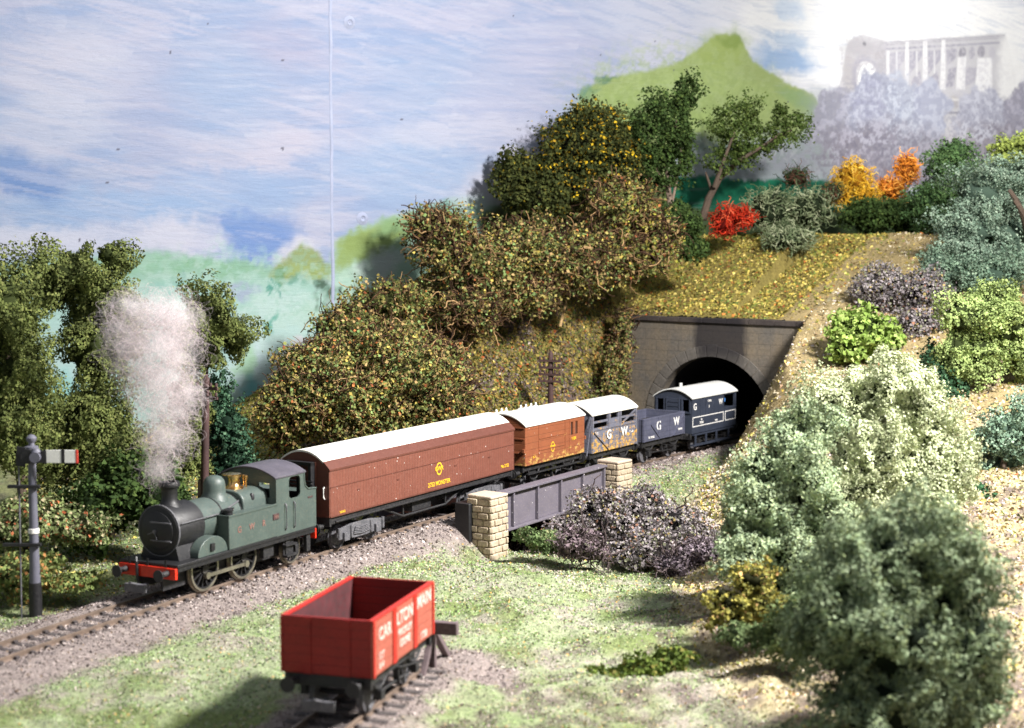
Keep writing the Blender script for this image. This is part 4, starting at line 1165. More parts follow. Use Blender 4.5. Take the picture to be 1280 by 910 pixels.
        for dd in (6.35, 7.65): MB().box(X(dd) - .12, X(dd) + .12, sy * 1.0 - .08, sy * 1.0 + .08, .35, 1.165).build('spring_hanger', M['chassis'], root, bevel=.02)
        MB().box(X(6.9) , X(7.1), sy * .95 - .08, sy * .95 + .12, .40, .72).build('axlebox', M['chassis'], root, bevel=.02)
        MB().box(X(5.0), X(5.6), sy * .9 - .1, sy * .9 + .1, .55, 1.165).build('sandbox', M['chassis'], root, bevel=.03)
    # handrail on the boiler, whistles of small pipes
    hr = MB()
    for sy in (-1, 1): hr.tube([(X(0.7), sy * 0.86, 2.5), (X(2.75), sy * 0.80, 2.5)], 0.022, 6)
    hr.tube([(X(4.1), -0.60, 2.72), (X(3.0), -0.74, 2.5)], 0.03, 6)
    hr.build('boiler_handrail', M['chassis_grey'], root)
    for ch, dd in (('G', 3.35), ('W', 4.05), ('R', 4.75)):
        text(root, 'lettering', ch, X(dd), -1.208, 1.88, 0.30, M['redlet'])
    MB().box(X(5.28), X(5.62), -1.235, -1.2, 1.90, 2.10).build('number_plate', M['plate'], root)
    text(root, 'plate_number', '1432', X(5.45), -1.238, 2.0, 0.13, M['redlet'])
    MB().box(X(7.45), X(7.75), -1.215, -1.2, 2.35, 2.41).build('works_plate', M['plate'], root)
    return root
locomotive()

# ---- long brown bogie van
def bogie(root, x, mat):
    mb = MB()
    for sy in (-1, 1):
        mb.prism([(x - 1.55, 0.52), (x - 1.3, 0.40), (x - .35, 0.34), (x + .35, 0.34), (x + 1.3, 0.40), (x + 1.55, 0.52), (x + 1.5, 0.80), (x + .6, 0.92), (x - .6, 0.92), (x - 1.5, 0.80)], 'y', sy * 1.0 - .05, sy * 1.0 + .05)
        for q in (-1.05, 1.05):
            mb.box(x + q - .17, x + q + .17, sy * 1.08 - .08, sy * 1.08 + .08, 0.34, 0.66)
            for k in (-.4, .4): mb.cyl((x + q + k, sy * 1.06, .42), (x + q + k, sy * 1.06, .86), 0.07, 0.07, 8)
        for k in range(5): mb.tube([(x - .55 + .03 * k, sy * 1.09, .52 + .06 * k), (x, sy * 1.1, .47 + .06 * k), (x + .55 - .03 * k, sy * 1.09, .52 + .06 * k)], .028, 5)
    mb.box(x - .3, x + .3, -.95, .95, .5, .85)
    o = mb.build('bogie', mat, root, bevel=0.012)
    for q in (-1.05, 1.05):
        for sy in (-1, 1):
            m2 = wheel_mb(0.46)
            if sy > 0: m2.xf(Matrix.Rotation(math.pi, 4, 'Z'))
            m2.build('wheel', M['chassis_grey'], o, loc=(x + q, sy * 0.66, 0.46))

def bogie_van():
    root, L = vehicle('bogie_van', 8.85, 22.62, 'long dark brown bogie van with cream roof and yellow roundel behind the engine', 'railway van')
    h = L / 2; w = 2.5; z0, z1, rise = 1.40, 3.22, 0.66
    body = MB().box(-h, h, -w / 2, w / 2, z0, z1)
    bo = body.build('body_side', M['coach'], root, bevel=0.015)
    for sx in (-1, 1):
        e = MB().prism(end_poly(w - 0.02, z0 + .01, z1 - .03, rise - .02), 'x', *(sorted((sx * (h - .02), sx * (h + .05)))))
        for yy in (-.62, .62): e.box(*sorted((sx * (h + .05), sx * (h + .10))), yy - .04, yy + .04, z0 + .05, z1 + .25)
        eo = e.build('body_end', M['coach_end'], root)
        for yy in (-1.05, 1.05):
            hr = MB().tube([(sx * (h + .06), yy, 2.1), (sx * (h + .12), yy * .99, 2.15), (sx * (h + .12), yy * .98, 2.5), (sx * (h + .06), yy * .98, 2.55)], .025, 6)
            hr.build('grab_handle', M['white'], eo)
        # gangway / corridor frame
        g = MB().box(*sorted((sx * (h + .1), sx * (h + .34))), -.62, -.50, 1.5, 3.45).box(*sorted((sx * (h + .1), sx * (h + .34))), .50, .62, 1.5, 3.45).box(*sorted((sx * (h + .1), sx * (h + .34))), -.62, .62, 3.35, 3.47)
        g.build('gangway_frame', M['black'], eo)
    # cantrail curve in body colour, then the pale roof
    r0 = arc_roof(w, z1, rise, 0.07, 26, 0.03)
    up = r0[:27]; lo = r0[27:][::-1]
    k = 3
    for a, b, mt, nm in ((0, k, M['coach_end'], 'cantrail'), (26 - k, 26, M['coach_end'], 'cantrail'), (k, 26 - k, M['white_roof'], 'roof')):
        MB().prism(up[a:b + 1] + lo[a:b + 1][::-1], 'x', -h - .06, h + .06).build(nm, mt, root)
    # side beading and door lines (the coach's own mouldings)
    bd = MB()
    for sy in (-1, 1):
        y = sy * (w / 2)
        bd.box(-h, h, min(y, y + sy * .018), max(y, y + sy * .018), 2.52, 2.55)
        bd.box(-h, h, min(y, y + sy * .02), max(y, y + sy * .02), z0 + .0, z0 + .05)
    bd.build('beading', M['coach_end'], bo)
    for xx in (-h + 1.9, -h + 4.6, -h + 8.9, h - 2.1):
        dl = MB().bar((xx, -w / 2 - .02, 2.05), (xx, -w / 2 - .02, 2.40), .03, .04)
        dl.box(xx - .16, xx + .01, -w / 2 - .02, -w / 2, 2.2, 2.25)
        dl.build('door_handle', M['coach_end'], bo)
    # lettering
    mb = MB()
    n = 40
    ci = [(0.22 * math.cos(2 * math.pi * i / n), 0.27 * math.sin(2 * math.pi * i / n)) for i in range(n)]
    c2 = [(p * .76, q * .76) for p, q in ci]
    rx, rz = -h + 7.55, 2.26; yy = -w / 2 - .012
    mb.add([(rx + p, yy, rz + q) for p, q in ci] + [(rx + p, yy, rz + q) for p, q in c2], [(i, (i + 1) % n, n + (i + 1) % n, n + i) for i in range(n)])
    ro = mb.build('roundel', M['yellow'], root)
    text(root, 'roundel_letters', 'GWR', 0, 0, 0, 0.26, M['yellow'], parent=ro).location = (rx, yy, rz)
    text(root, 'running_name', '2752 MONSTER', -h + 7.55, -w / 2 - .008, 1.66, 0.25, M['yellow'])
    text(root, 'tare_lettering', '14-9-0', -h + .75, -w / 2 - .008, 1.52, 0.14, M['yellow'])
    text(root, 'depot_lettering', 'No 2752', h - .8, -w / 2 - .008, 1.66, 0.19, M['yellow'])
    # underframe
    u = MB()
    for sy in (-1, 1): u.box(-h + .05, h - .05, sy * 1.12 - .05, sy * 1.12 + .05, 1.12, 1.397)
    u.box(-h + .05, h - .05, -1.0, 1.0, 1.2, 1.39)
    for xx in (-h + .02, h - .14): u.box(xx, xx + .12, -1.2, 1.2, 1.05, 1.395)
    for sy in (-1, 1):
        u.tube([(-3.1, sy * .95, 1.15), (-1.6, sy * .95, .62), (1.6, sy * .95, .62), (3.1, sy * .95, 1.15)], .05, 6)
        for q in (-1.6, 1.6): u.bar((q, sy * .95, 1.15), (q, sy * .95, .6), .08, .08, (1, 0, 0))
        u.box(-.9, .5, sy * .75 - .2, sy * .75 + .2, .68, 1.12)
        u.cyl((1.7, sy * .6, .95), (2.7, sy * .6, .95), .2, .2, 14)
        u.box(-h + .4, h - .4, sy * 1.2 - .04, sy * 1.2 + .04, 1.16, 1.22)
    u.build('underframe', M['chassis'], root, bevel=0.01)
    bogie(root, -h + 2.25, M['chassis_grey']); bogie(root, h - 2.25, M['chassis_grey'])
    buffers(root, -h, -1, 1.05); buffers(root, h, 1, 1.05)
    coupling(root, -h, -1); coupling(root, h, 1)
bogie_van()

# ---- short chestnut parcels van
def parcels_van():
    root, L = vehicle('parcels_van', 23.72, 29.12, 'short chestnut brown van with white roof, two slit windows and yellow flock along its foot', 'railway van')
    h = L / 2; w = 2.46; z0, z1, rise = 1.40, 3.24, 0.50
    s = MB().wall_holes([-h, h - 1.28, h - 1.06, h - .84, h - .62, h], [z0, 2.36, 2.98, z1], [(h - 1.28, h - 1.06, 2.36, 2.98), (h - .84, h - .62, 2.36, 2.98)], -w / 2, -w / 2 + .08)
    s.box(-h, h, w / 2 - .08, w / 2, z0, z1)
    so = s.build('body_side', M['van'], root)
    MB().box(-h + .05, h - .05, -w / 2 + .09, w / 2 - .09, z0 + .02, z1 - .02).build('dark_interior', M['dark_in'], so)
    for sx in (-1, 1):
        e = MB().prism(end_poly(w - .02, z0 + .01, z1 - .04, rise - .02), 'x', *sorted((sx * (h - .05), sx * (h + .03))))
        for zz in (1.95, 2.6, 3.1): e.box(*sorted((sx * (h + .03), sx * (h + .06))), -w / 2 + .05, w / 2 - .05, zz, zz + .05)
        e.box(*sorted((sx * (h + .03), sx * (h + .16))), -w / 2 - .02, -w / 2 + .1, 2.02, 2.18)
        e.build('body_end', M['van'], root)
    MB().prism(arc_roof(w, z1, rise, 0.07, over=.05), 'x', -h - .06, h + .06).build('roof', M['white_roof'], root, bevel=.01)
    for k, dx in enumerate((-2.35, -1.9, -1.5, -.2, .25, .72, 1.15)):
        v = MB().lathe([(0.16, 0), (0.14, .06), (.05, .10), (.05, .2), (0.0, .24)], 12, (dx, 0.55, z1 + rise * (1 - .447 ** 2.1) - .03))
        v.build('roof_ventilator', M['white_roof'], root)
    bd = MB()
    for zz in (1.97, 2.50): bd.box(-h + 1.2, h - 1.9, -w / 2 - .03, -w / 2, zz, zz + .045)
    for xx in (-h + 1.15, h - 1.85, h - 1.45): bd.box(xx, xx + .03, -w / 2 - .02, -w / 2, z0 + .05, z1 - .03)
    bd.build('door_moulding', M['van'], so)
    mb = MB(); n = 32; rx, rz, yy = -h + 2.42, 2.02, -w / 2 - .012
    ci = [(0.17 * math.cos(2 * math.pi * i / n), 0.24 * math.sin(2 * math.pi * i / n)) for i in range(n)]; c2 = [(p * .8, q * .8) for p, q in ci]
    mb.add([(rx + p, yy, rz + q) for p, q in ci] + [(rx + p, yy, rz + q) for p, q in c2], [(i, (i + 1) % n, n + (i + 1) % n, n + i) for i in range(n)])
    ro = mb.build('roundel', M['yellow'], root)
    text(root, 'roundel_letters', 'GWR', 0, 0, 0, 0.20, M['yellow'], parent=ro).location = (rx, yy, rz)
    text(root, 'running_number', '1184', h - 1.02, -w / 2 - .01, 2.18, 0.22, M['yellow'])
    text(root, 'tare_lettering', '9-7', -h + .75, -w / 2 - .01, 1.72, 0.16, M['yellow'])
    wagon_chassis(root, -h, h, 1.39, 3.2)
    MB().box(-h + .3, h - .3, -1.2, -1.08, .95, 1.0).build('footboard', M['chassis'], root)
    buffers(root, -h, -1, 1.05); buffers(root, h, 1, 1.05); coupling(root, -h, -1); coupling(root, h, 1)
parcels_van()

# ---- cattle wagon
def cattle_wagon():
    root, L = vehicle('cattle_wagon', 29.92, 34.42, 'grey slatted cattle wagon with white roof, white letters and yellow flock stuck to its planks', 'railway wagon')
    h = L / 2; w = 2.4; z0, z1, rise = 1.22, 3.12, 0.50
    xs = [-h, -h + .14, -h + 1.58, -h + 1.78, h - 1.78, h - 1.58, h - .14, h]; zs = [z0, 2.30, 2.42, 2.66, 2.76, 3.0, z1]
    holes = []
    for a, b in ((xs[1], xs[2]), (xs[3] + .1, xs[4] - .1), (xs[5], xs[6])):
        for c, d in ((2.42, 2.66), (2.76, 3.0)):
            if not (a == xs[3] + .1 and c == 2.42): holes.append((a, b, c, d))
    xs = sorted(xs + [xs[3] + .1, xs[4] - .1])
    for sy in (-1, 1):
        s = MB().wall_holes(xs, zs, holes, *sorted((sy * w / 2, sy * (w / 2 - .08))))
        so = s.build('plank_side', M['cattle'], root)
        fr = MB()
        for xx in (-h + .07, -h + 1.68, h - 1.68, h - .07): fr.box(xx - .06, xx + .06, *sorted((sy * w / 2, sy * (w / 2 + .05))), z0, z1 - .02)
        fr.box(-h, h, *sorted((sy * w / 2, sy * (w / 2 + .035))), 2.31, 2.39)
        yy = sy * (w / 2 + .025)
        for q in (-1, 1):
            fr.bar((q * (h - .12), yy, 2.28), (q * (h - 1.6), yy, z0 + .06), .05, .09, (0, 1, 0))
        fr.bar((h - .15, yy, 2.98), (h - 1.5, yy, 2.44), .05, .08, (0, 1, 0))
        fr.build('side_framing', M['cattle'], so)
    for sx in (-1, 1):
        e = MB().prism(end_poly(w - .02, z0 + .01, z1 - .04, rise - .02), 'x', *sorted((sx * (h - .06), sx * (h + .02))))
        eo = e.build('plank_end', M['cattle_end'], root)
        br = MB()
        for yy in (-.45, .45): br.box(*sorted((sx * (h + .02), sx * (h + .10))), yy - .06, yy + .06, z0, z1 + .2)
        br.bar((sx * (h + .07), -w / 2 + .04, z1 - .1), (sx * (h + .07), -.55, z0 - .1), .06, .09, (1, 0, 0))
        br.bar((sx * (h + .14), -w / 2 - .0, 2.6), (sx * (h + .30), -w / 2 + .1, z0 - .1), .05, .05, (1, 0, 0))
        br.build('end_brace', M['cattle_end'], eo)
    MB().prism(arc_roof(w, z1, rise, 0.07, over=.07), 'x', -h - .08, h + .08).build('roof', M['white_roof'], root, bevel=.01)
    MB().box(-h + .1, h - .1, -w / 2 + .1, w / 2 - .1, z0 + .02, z0 + .10).build('floor', M['dark_in'], root)
    text(root, 'lettering', 'G', -.62, -w / 2 - .055, 1.98, 0.62, M['white']); text(root, 'lettering', 'W', .92, -w / 2 - .055, 1.98, 0.60, M['white'])
    text(root, 'small_lettering', '38603', 1.7, -w / 2 - .02, 1.9, 0.16, M['white'])
    text(root, 'small_lettering', '7-11', -1.8, -w / 2 - .02, 2.15, 0.18, M['white'])
    wagon_chassis(root, -h, h, 1.21, 2.6, M['chassis'])
    buffers(root, -h, -1, 1.0); buffers(root, h, 1, 1.0); coupling(root, -h, -1); coupling(root, h, 1)
cattle_wagon()

def open_body(root, h, w, z0, z1, mo, mi, th=.09):
    """four walls, floor"""
    for sy, nm in ((-1, 'side_wall'), (1, 'side_wall')):
        MB().box(-h, h, *sorted((sy * w / 2, sy * (w / 2 - th))), z0, z1).build(nm, mo, root, bevel=.012)
    for sx in (-1, 1):
        MB().box(*sorted((sx * h, sx * (h - th))), -w / 2 + th, w / 2 - th, z0, z1).build('end_wall', mo, root, bevel=.012)
    MB().box(-h + th, h - th, -w / 2 + th, w / 2 - th, z0, z0 + .08).build('floor', mi, root)

def open_wagon():
    root, L = vehicle('open_wagon', 35.26, 39.68, 'low dark grey open plank wagon with white G W letters ahead of the brake van', 'railway wagon')
    h = L / 2; w = 2.36
    open_body(root, h, w, 1.16, 2.36, M['wagon_grey'], M['dark_in'])
    MB().box(-h + .12, h - .12, -w / 2 + .12, w / 2 - .12, 1.25, 1.9).build('inner_block', M['dark_in'], root, bevel=.1)  # dark block filling the lower part of the wagon body
    fr = MB()
    for sy in (-1, 1):
        yy = sy * (w / 2 + .02)
        for q in (-1, 1): fr.bar((q * (h - .1 if q > 0 else h - .75), yy, 2.3 if q > 0 else 2.0), (q * (h - 1.25 if q > 0 else h - 1.7), yy, 1.2), .04, .07, (0, 1, 0))
        for q in (-h + .05, -.62, .62, h - .05): fr.box(q - .05, q + .05, *sorted((sy * w / 2, sy * (w / 2 + .03))), 1.16, 2.34)
    for sx in (-1, 1):
        for yy in (-.6, .6): fr.box(*sorted((sx * h, sx * (h + .06))), yy - .06, yy + .06, 1.1, 2.34)
        fr.box(*sorted((sx * h, sx * (h + .03))), -w / 2, -w / 2 + .08, 1.16, 2.36)
    fr.build('ironwork', M['wagon_grey'], root)
    text(root, 'lettering', 'G', -.62, -w / 2 - .012, 1.86, 0.66, M['white']); text(root, 'lettering', 'W', 1.32, -w / 2 - .012, 1.90, 0.60, M['white'])
    text(root, 'small_lettering', '10 TONS', -1.4, -w / 2 - .01, 1.34, 0.16, M['white']); text(root, 'small_lettering', '109458', 1.72, -w / 2 - .01, 1.46, 0.15, M['white'])
    wagon_chassis(root, -h, h, 1.15, 2.7)
    buffers(root, -h, -1, .98); buffers(root, h, 1, .98); coupling(root, -h, -1); coupling(root, h, 1)
open_wagon()

# ---- brake van
def brake_van():
    root, L = vehicle('brake_van', 40.6, 45.75, 'dark blue grey guards brake van with off-white roof entering the tunnel', 'brake van')
    h = L / 2; w = 2.34; z0, z1, rise = 1.02, 2.98, 0.46
    T = M['toad']; cx1 = h - 1.45
    b = MB().box(-h, cx1, *(-w / 2, -w / 2 + .08), z0, z1).box(-h, cx1, w / 2 - .08, w / 2, z0, z1)
    b.box(cx1 + .001, h, -w / 2, -w / 2 + .08, z0, 2.10).box(cx1 + .001, h, w / 2 - .08, w / 2, z0, 2.10)
    bo = b.build('body_side', T, root)
    b = MB()
    for sy in (-1, 1):
        b.box(h - .14, h, *sorted((sy * w / 2, sy * (w / 2 - .12))), 2.10, z1); b.box(cx1, h, *sorted((sy * (w / 2 + .02), sy * (w / 2 - .10))), 2.06, 2.14)
        b.box(cx1, h, *sorted((sy * w / 2, sy * (w / 2 - .1))), z1 - .14, z1)
    b.build('veranda_post', T, root)
    # near end wall: two windows either side of a plank door
    e = MB().wall_holes([-w / 2 + .08, -1.0, -.58, .58, 1.0, w / 2 - .08], [z0, 2.22, 2.86, z1], [(-1.0, -.58, 2.22, 2.86), (.58, 1.0, 2.22, 2.86)], -.04, .04)
    e.xf(Matrix.Translation((-h + .04, 0, 0)) @ Matrix.Rotation(R(90), 4, 'Z'))
    e.prism(end_poly(w - .18, z1 + .001, z1 + .002, rise - .06), 'x', -h, -h + .08)
    eo = e.build('end_wall', T, root)
    for yy in (-.79, .79):
        fr = MB()
        for q in (-.25, .25): fr.box(-h - .04, -h, yy + q - .04, yy + q + .04, 2.16, 2.92)
        fr.box(-h - .06, -h, yy - .3, yy + .3, 2.12, 2.19)
        fr.build('window_frame', T, eo)
    d = MB()
    for k in range(4): d.box(-h - .05, -h - .001, -.36, .36, 1.98 + k * .24, 2.18 + k * .24)
    d.box(-h - .07, -h - .0005, -.42, -.36, 1.9, 2.95).box(-h - .07, -h - .0005, .36, .42, 1.9, 2.95)
    d.build('plank_door', T, eo)
    MB().box(cx1 - .08, cx1, -w / 2 + .09, w / 2 - .09, z0, z1).build('cabin_bulkhead', T, root)
    MB().box(-h + .1, h - .02, -w / 2 + .09, w / 2 - .09, z0, z0 + .08).build('floor', M['dark_in'], root)
    MB().box(h - .08, h, -w / 2 + .1, w / 2 - .1, z0 + .09, 2.08).build('veranda_end', T, root)
    MB().prism(arc_roof(w, z1, rise, 0.07, over=.06), 'x', -h - .1, h + .1).build('roof', M['grey_roof'], root, bevel=.01)
    MB().cyl((-h + 1.1, .15, z1 + rise - .05), (-h + 1.1, .15, z1 + rise + .2), .09, .09, 12).build('stove_pipe', M['grey_roof'], root)
    # white lined panels
    ln = MB(); y0, y1 = -w / 2 - .012, -w / 2
    for a, b2 in ((-h + .06, cx1 - .06), (cx1 + .12, h - .06)):
        zb, zt = 1.38, 1.92; t = .045
        ln.box(a, b2, y0, y1, zt - t, zt); ln.box(a, b2, y0, y1, zb, zb + t)
        ln.box(a, a + t, y0, y1, zb + t, zt - t); ln.box(b2 - t, b2, y0, y1, zb + t, zt - t)
    ln.build('white_lining', M['white'], bo)
    text(root, 'lettering', 'G', -h + .32, y0, 2.46, .50, M['white']); text(root, 'lettering', 'W', cx1 - .42, y0, 2.50, .44, M['white'])
    text(root, 'small_lettering', '17410', -h + 1.95, y0, 2.66, .17, M['white']); text(root, 'small_lettering', '5', -h + 1.92, y0, 2.36, .20, M['white'])
    text(root, 'small_lettering', '12\nTONS', -h + 1.05, y0, 1.64, .17, M['white']); text(root, 'small_lettering', 'TARE', -h + 2.75, y0, 1.52, .14, M['white'])
    MB().box(cx1 + .01, cx1 + .10, -w / 2 - .02, -w / 2 - .001, 2.46, 2.66).build('blue_patch', M['blue_label'], root)
    hr = MB()
    for xx in (-h + .9, -h + 1.55, -h + 2.5): hr.box(xx - .03, xx + .03, -w / 2 - .03, -w / 2, 1.95, z1 - .02)
    hr.build('side_rib', T, bo)
    wagon_chassis(root, -h, h, 1.0, 3.0)
    fb = MB()
    for sy in (-1, 1):
        fb.box(-h + .1, h - .4, *sorted((sy * 1.0, sy * 1.26)), .92, .98); fb.box(-h + .05, h - .7, *sorted((sy * 1.02, sy * 1.28)), .34, .42)
        for xx in (-h + .3, -h + 1.5, -h + 2.7, h - 1.0): fb.box(xx - .06, xx + .06, *sorted((sy * 1.2, sy * 1.26)), .42, .92)
    fb.build('footboard', T, root)
    buffers(root, -h, -1, .95); buffers(root, h, 1, .95); coupling(root, -h, -1); coupling(root, h, 1)
    MB().cyl((h + .1, -.95, 1.4), (h + .1, -.95, 1.9), .03, .03, 8).lathe([(0, 1.3), (.1, 1.3), (.1, 1.5), (0, 1.55)], 12, (h + .12, -.95, 0)).build('tail_lamp', M['white'], root)
brake_van()

# ---- red coal wagon on the siding
def red_wagon():
    root = empty('coal_wagon', (*SID_C, 0), R(90) - SID_A, 'bright red empty open coal wagon with faded white lettering on the grassy siding', 'railway wagon')
    h, w, z0, z1 = 2.30, 2.42, 1.16, 2.56
    for sy in (-1, 1):
        m = M['red_lit_side'] if sy < 0 else M['red_wagon']
        so = MB().box(-h, h, *sorted((sy * w / 2, sy * (w / 2 - .05))), z0, z1).build('side_wall', m, root, bevel=.012)
        MB().box(-h + .1, h - .1, *sorted((sy * (w / 2 - .052), sy * (w / 2 - .11))), z0 + .06, z1 - .01).build('inner_face', M['red_in'], so)
        st = MB()
        for q in (-.78, .78): st.box(q - .13, q + .13, *sorted((sy * w / 2, sy * (w / 2 + .03))), z0, z1 - .02)
        for q in (-h + .06, h - .06): st.box(q - .06, q + .06, *sorted((sy * w / 2, sy * (w / 2 + .03))), z0, z1)
        st.box(-h, h, *sorted((sy * (w / 2 + .02), sy * (w / 2 - .12))), z1 + .001, z1 + .045)
        st.build('strapping', M['red_strap'], so)
    for sx in (-1, 1):
        eo = MB().box(*sorted((sx * h, sx * (h - .09))), -w / 2 + .05, w / 2 - .05, z0, z1 + .04).build('end_wall', M['red_wagon'], root, bevel=.012)
        for yy in (-.52, .52): MB().box(*sorted((sx * h, sx * (h + .025))), yy - .1, yy + .1, z0, z1).build('end_post', M['red_wagon'], eo)
    MB().box(-h + .1, h - .1, -w / 2 + .11, w / 2 - .11, z0, z0 + .1).build('floor', M['dark_in'], root)
    y = -w / 2 - .036; P_ = M['pinkish']
    text(root, 'lettering', 'CAR', -1.46, -w / 2 - .008, 2.14, .44, P_); text(root, 'lettering', 'LTON', .0, -w / 2 - .008, 2.22, .46, P_); text(root, 'lettering', 'MAIN', 1.50, -w / 2 - .008, 2.28, .46, P_)
    text(root, 'small_lettering', 'FRICKLEY', .0, -w / 2 - .008, 1.84, .24, P_); text(root, 'small_lettering', 'GRIME', .0, -w / 2 - .008, 1.55, .28, P_)
    text(root, 'small_lettering', '12T\n6-4', -1.72, -w / 2 - .008, 1.48, .24, P_); text(root, 'small_lettering', '1738', 1.45, -w / 2 - .008, 1.34, .26, P_)
    wagon_chassis(root, -h + .02, h - .02, 1.155, 2.6, width=2.3)
    buffers(root, -h, -1, .98); buffers(root, h, 1, .98); coupling(root, -h, -1, M['chassis_grey']); coupling(root, h, 1)
red_wagon()

# ------------------------------------------------------------------ lineside furniture
def buffer_stop():
    x, y = siding(3.55)
    root = empty('buffer_stop', (x, y, 0), R(90) - SID_A, 'brown timber buffer stop behind the red wagon', 'buffer stop')
    MB().box(-.12, .12, -1.5, 1.5, .82, 1.18).build('buffer_beam', M['timber'], root, bevel=.02)
    for sy in (-.72, .72):
        m = MB().bar((.08, sy, -.3), (.02, sy, 1.0), .2, .2, (1, 0, 0)); m.bar((1.45, sy, -.25), (.1, sy, .95), .18, .2, (0, 1, 0)); m.bar((-.85, sy, -.25), (.0, sy, .7), .16, .16, (0, 1, 0))
        m.build('timber_strut', M['timber'], root, bevel=.02)
buffer_stop()

def signal():
    zb = float(land([-15.5], [51.2])[0])
    root = empty('semaphore_signal', (-15.5, 51.2, zb), 0, 'grey semaphore signal post with a level white arm banded black beside the track', 'signal')
    H = 5.5
    MB().lathe([(.20, -.2), (.19, .5), (.15, 2.4), (.125, H - .25), (.12, H)], 16).build('post', M['post_grey'], root)
    MB().lathe([(.215, -.2), (.205, 1.12), (.18, 1.13)], 16).build('black_base', M['black'], root)
    MB().lathe([(.172, 2.75), (.18, 2.76), (.178, 2.9), (.165, 2.91)], 16).build('white_band', M['white'], root)
    MB().lathe([(.12, H), (.22, H + .02), (.22, H + .08), (.1, H + .12), (.09, H + .2), (.16, H + .28), (.17, H + .36), (.10, H + .45), (0, H + .48)], 16).build('finial', M['post_grey'], root)
    for zz in (2.35, 4.25):
        MB().box(-.95 if zz < 3 else -.75, .28, -.24, -.05, zz, zz + .10).build('bracket', M['black'], root, bevel=.01)
    MB().tube([(-.42, -.15, .0), (-.38, -.15, H - .3)], .03, 6).build('signal_wire', M['chassis_grey'], root)
    # lamp and spectacle
    m = MB().box(-.1, .55, -.30, -.18, H - .42, H - .02); m.cyl((-.05, -.34, H - .2), (-.05, -.10, H - .2), .24, .24, 18)
    m.prism([(-.45, H - .5), (-.15, H - .55), (-.1, H + .08), (-.4, H + .12)], 'y', -.27, -.2)
    m.build('spectacle', M['black'], root, bevel=.01)
    MB().cyl((.22, -.45, H - .22), (.22, -.1, H - .22), .17, .17, 16).lathe([(.17, H - .06), (.1, H + .05), (.0, H + .06)], 14, (.22, -.27, 0)).build('lamp', M['post_grey'], root)
    arm = MB().box(  .52, 1.55, -.26, -.21, H - .42, H - .0).build('arm', M['signal_white'], root, bevel=.008)
    MB().box(1.03, 1.13, -.268, -.202, H - .425, H + .005).build('black_stripe', M['black'], arm)
    MB().box(1.49, 1.555, -.266, -.204, H - .423, H + .003).build('red_tip', M['signal_red'], arm)
    MB().box(.48, .535, -.27, -.2, H - .45, H + .02).build('arm_collar', M['black'], arm)
signal()

def telegraph_pole(x, y, H, arms, lean, label):
    zb = float(land([x], [y])[0])
    root = empty('telegraph_pole', (x, y, zb), R(-25), label, 'telegraph pole', 'telegraph poles along the line')
    root.rotation_euler = (0, lean, R(-22))
    MB().lathe([(.17, -.3), (.15, H * .6), (.13, H - .1), (.05, H + .06), (0, H + .08)], 12).build('pole', M['pole'], root)
    for k in range(arms):
        zz = H - .5 - k * .36
        a = MB().box(-.62, .62, -.2, -.1, zz, zz + .11).build('crossarm', M['pole'], root)
        for q in (-.55, -.3, .3, .55): MB().lathe([(.03, zz + .11), (.06, zz + .14), (.06, zz + .24), (.03, zz + .28), (0, zz + .28)], 8, (q, -.15, 0)).build('insulator', M['pole'], a)
def _h(x, y, top): return top - float(land([x], [y])[0])
telegraph_pole(2.04, 84.0, _h(2.04, 84.0, 5.6), 4, R(0.0), 'brown telegraph pole with four crossarms standing upright on the leafy bank')
telegraph_pole(-12.1, 62.0, _h(-12.1, 62.0, 6.4), 2, R(2.0), 'leaning brown telegraph pole behind the steam dome, half hidden by smoke')

# ------------------------------------------------------------------ planting
def rand_unit(rng, n):
    v = rng.normal(size=(n, 3)); return v / np.linalg.norm(v, axis=1, keepdims=True)

def leaf_mesh(pos, nrm, size, rng, fold=0.35, aspect=1.0):
    """bent four-cornered leaves (two triangles each)"""
    n = len(pos)
    t = np.cross(nrm, rand_unit(rng, n)); t /= np.linalg.norm(t, axis=1, keepdims=True) + 1e-9
    b = np.cross(nrm, t)
    s = (size * rng.uniform(0.6, 1.35, n))[:, None] * 0.5
    j = lambda: rng.uniform(0.7, 1.3, (n, 1))
    p = np.empty((n, 4, 3))
    p[:, 0] = pos - t * s * j() * aspect; p[:, 2] = pos + t * s * j() * aspect
    p[:, 1] = pos - b * s * j() + nrm * s * fold * rng.normal(size=(n, 1)); p[:, 3] = pos + b * s * j() + nrm * s * fold * rng.normal(size=(n, 1))
    i = np.arange(n)[:, None] * 4
    f = np.concatenate([i + np.array([[0, 1, 2]]), i + np.array([[0, 2, 3]])], 0)
    return p.reshape(-1, 3), f

def pick(rng, n, pal):
    """pal: [(rgb255, weight)...] -> linear colours"""
    w = np.array([p[1] for p in pal], float); w /= w.sum()
    c = np.array([C(*p[0]) for p in pal])
    return c[rng.choice(len(pal), n, p=w)]

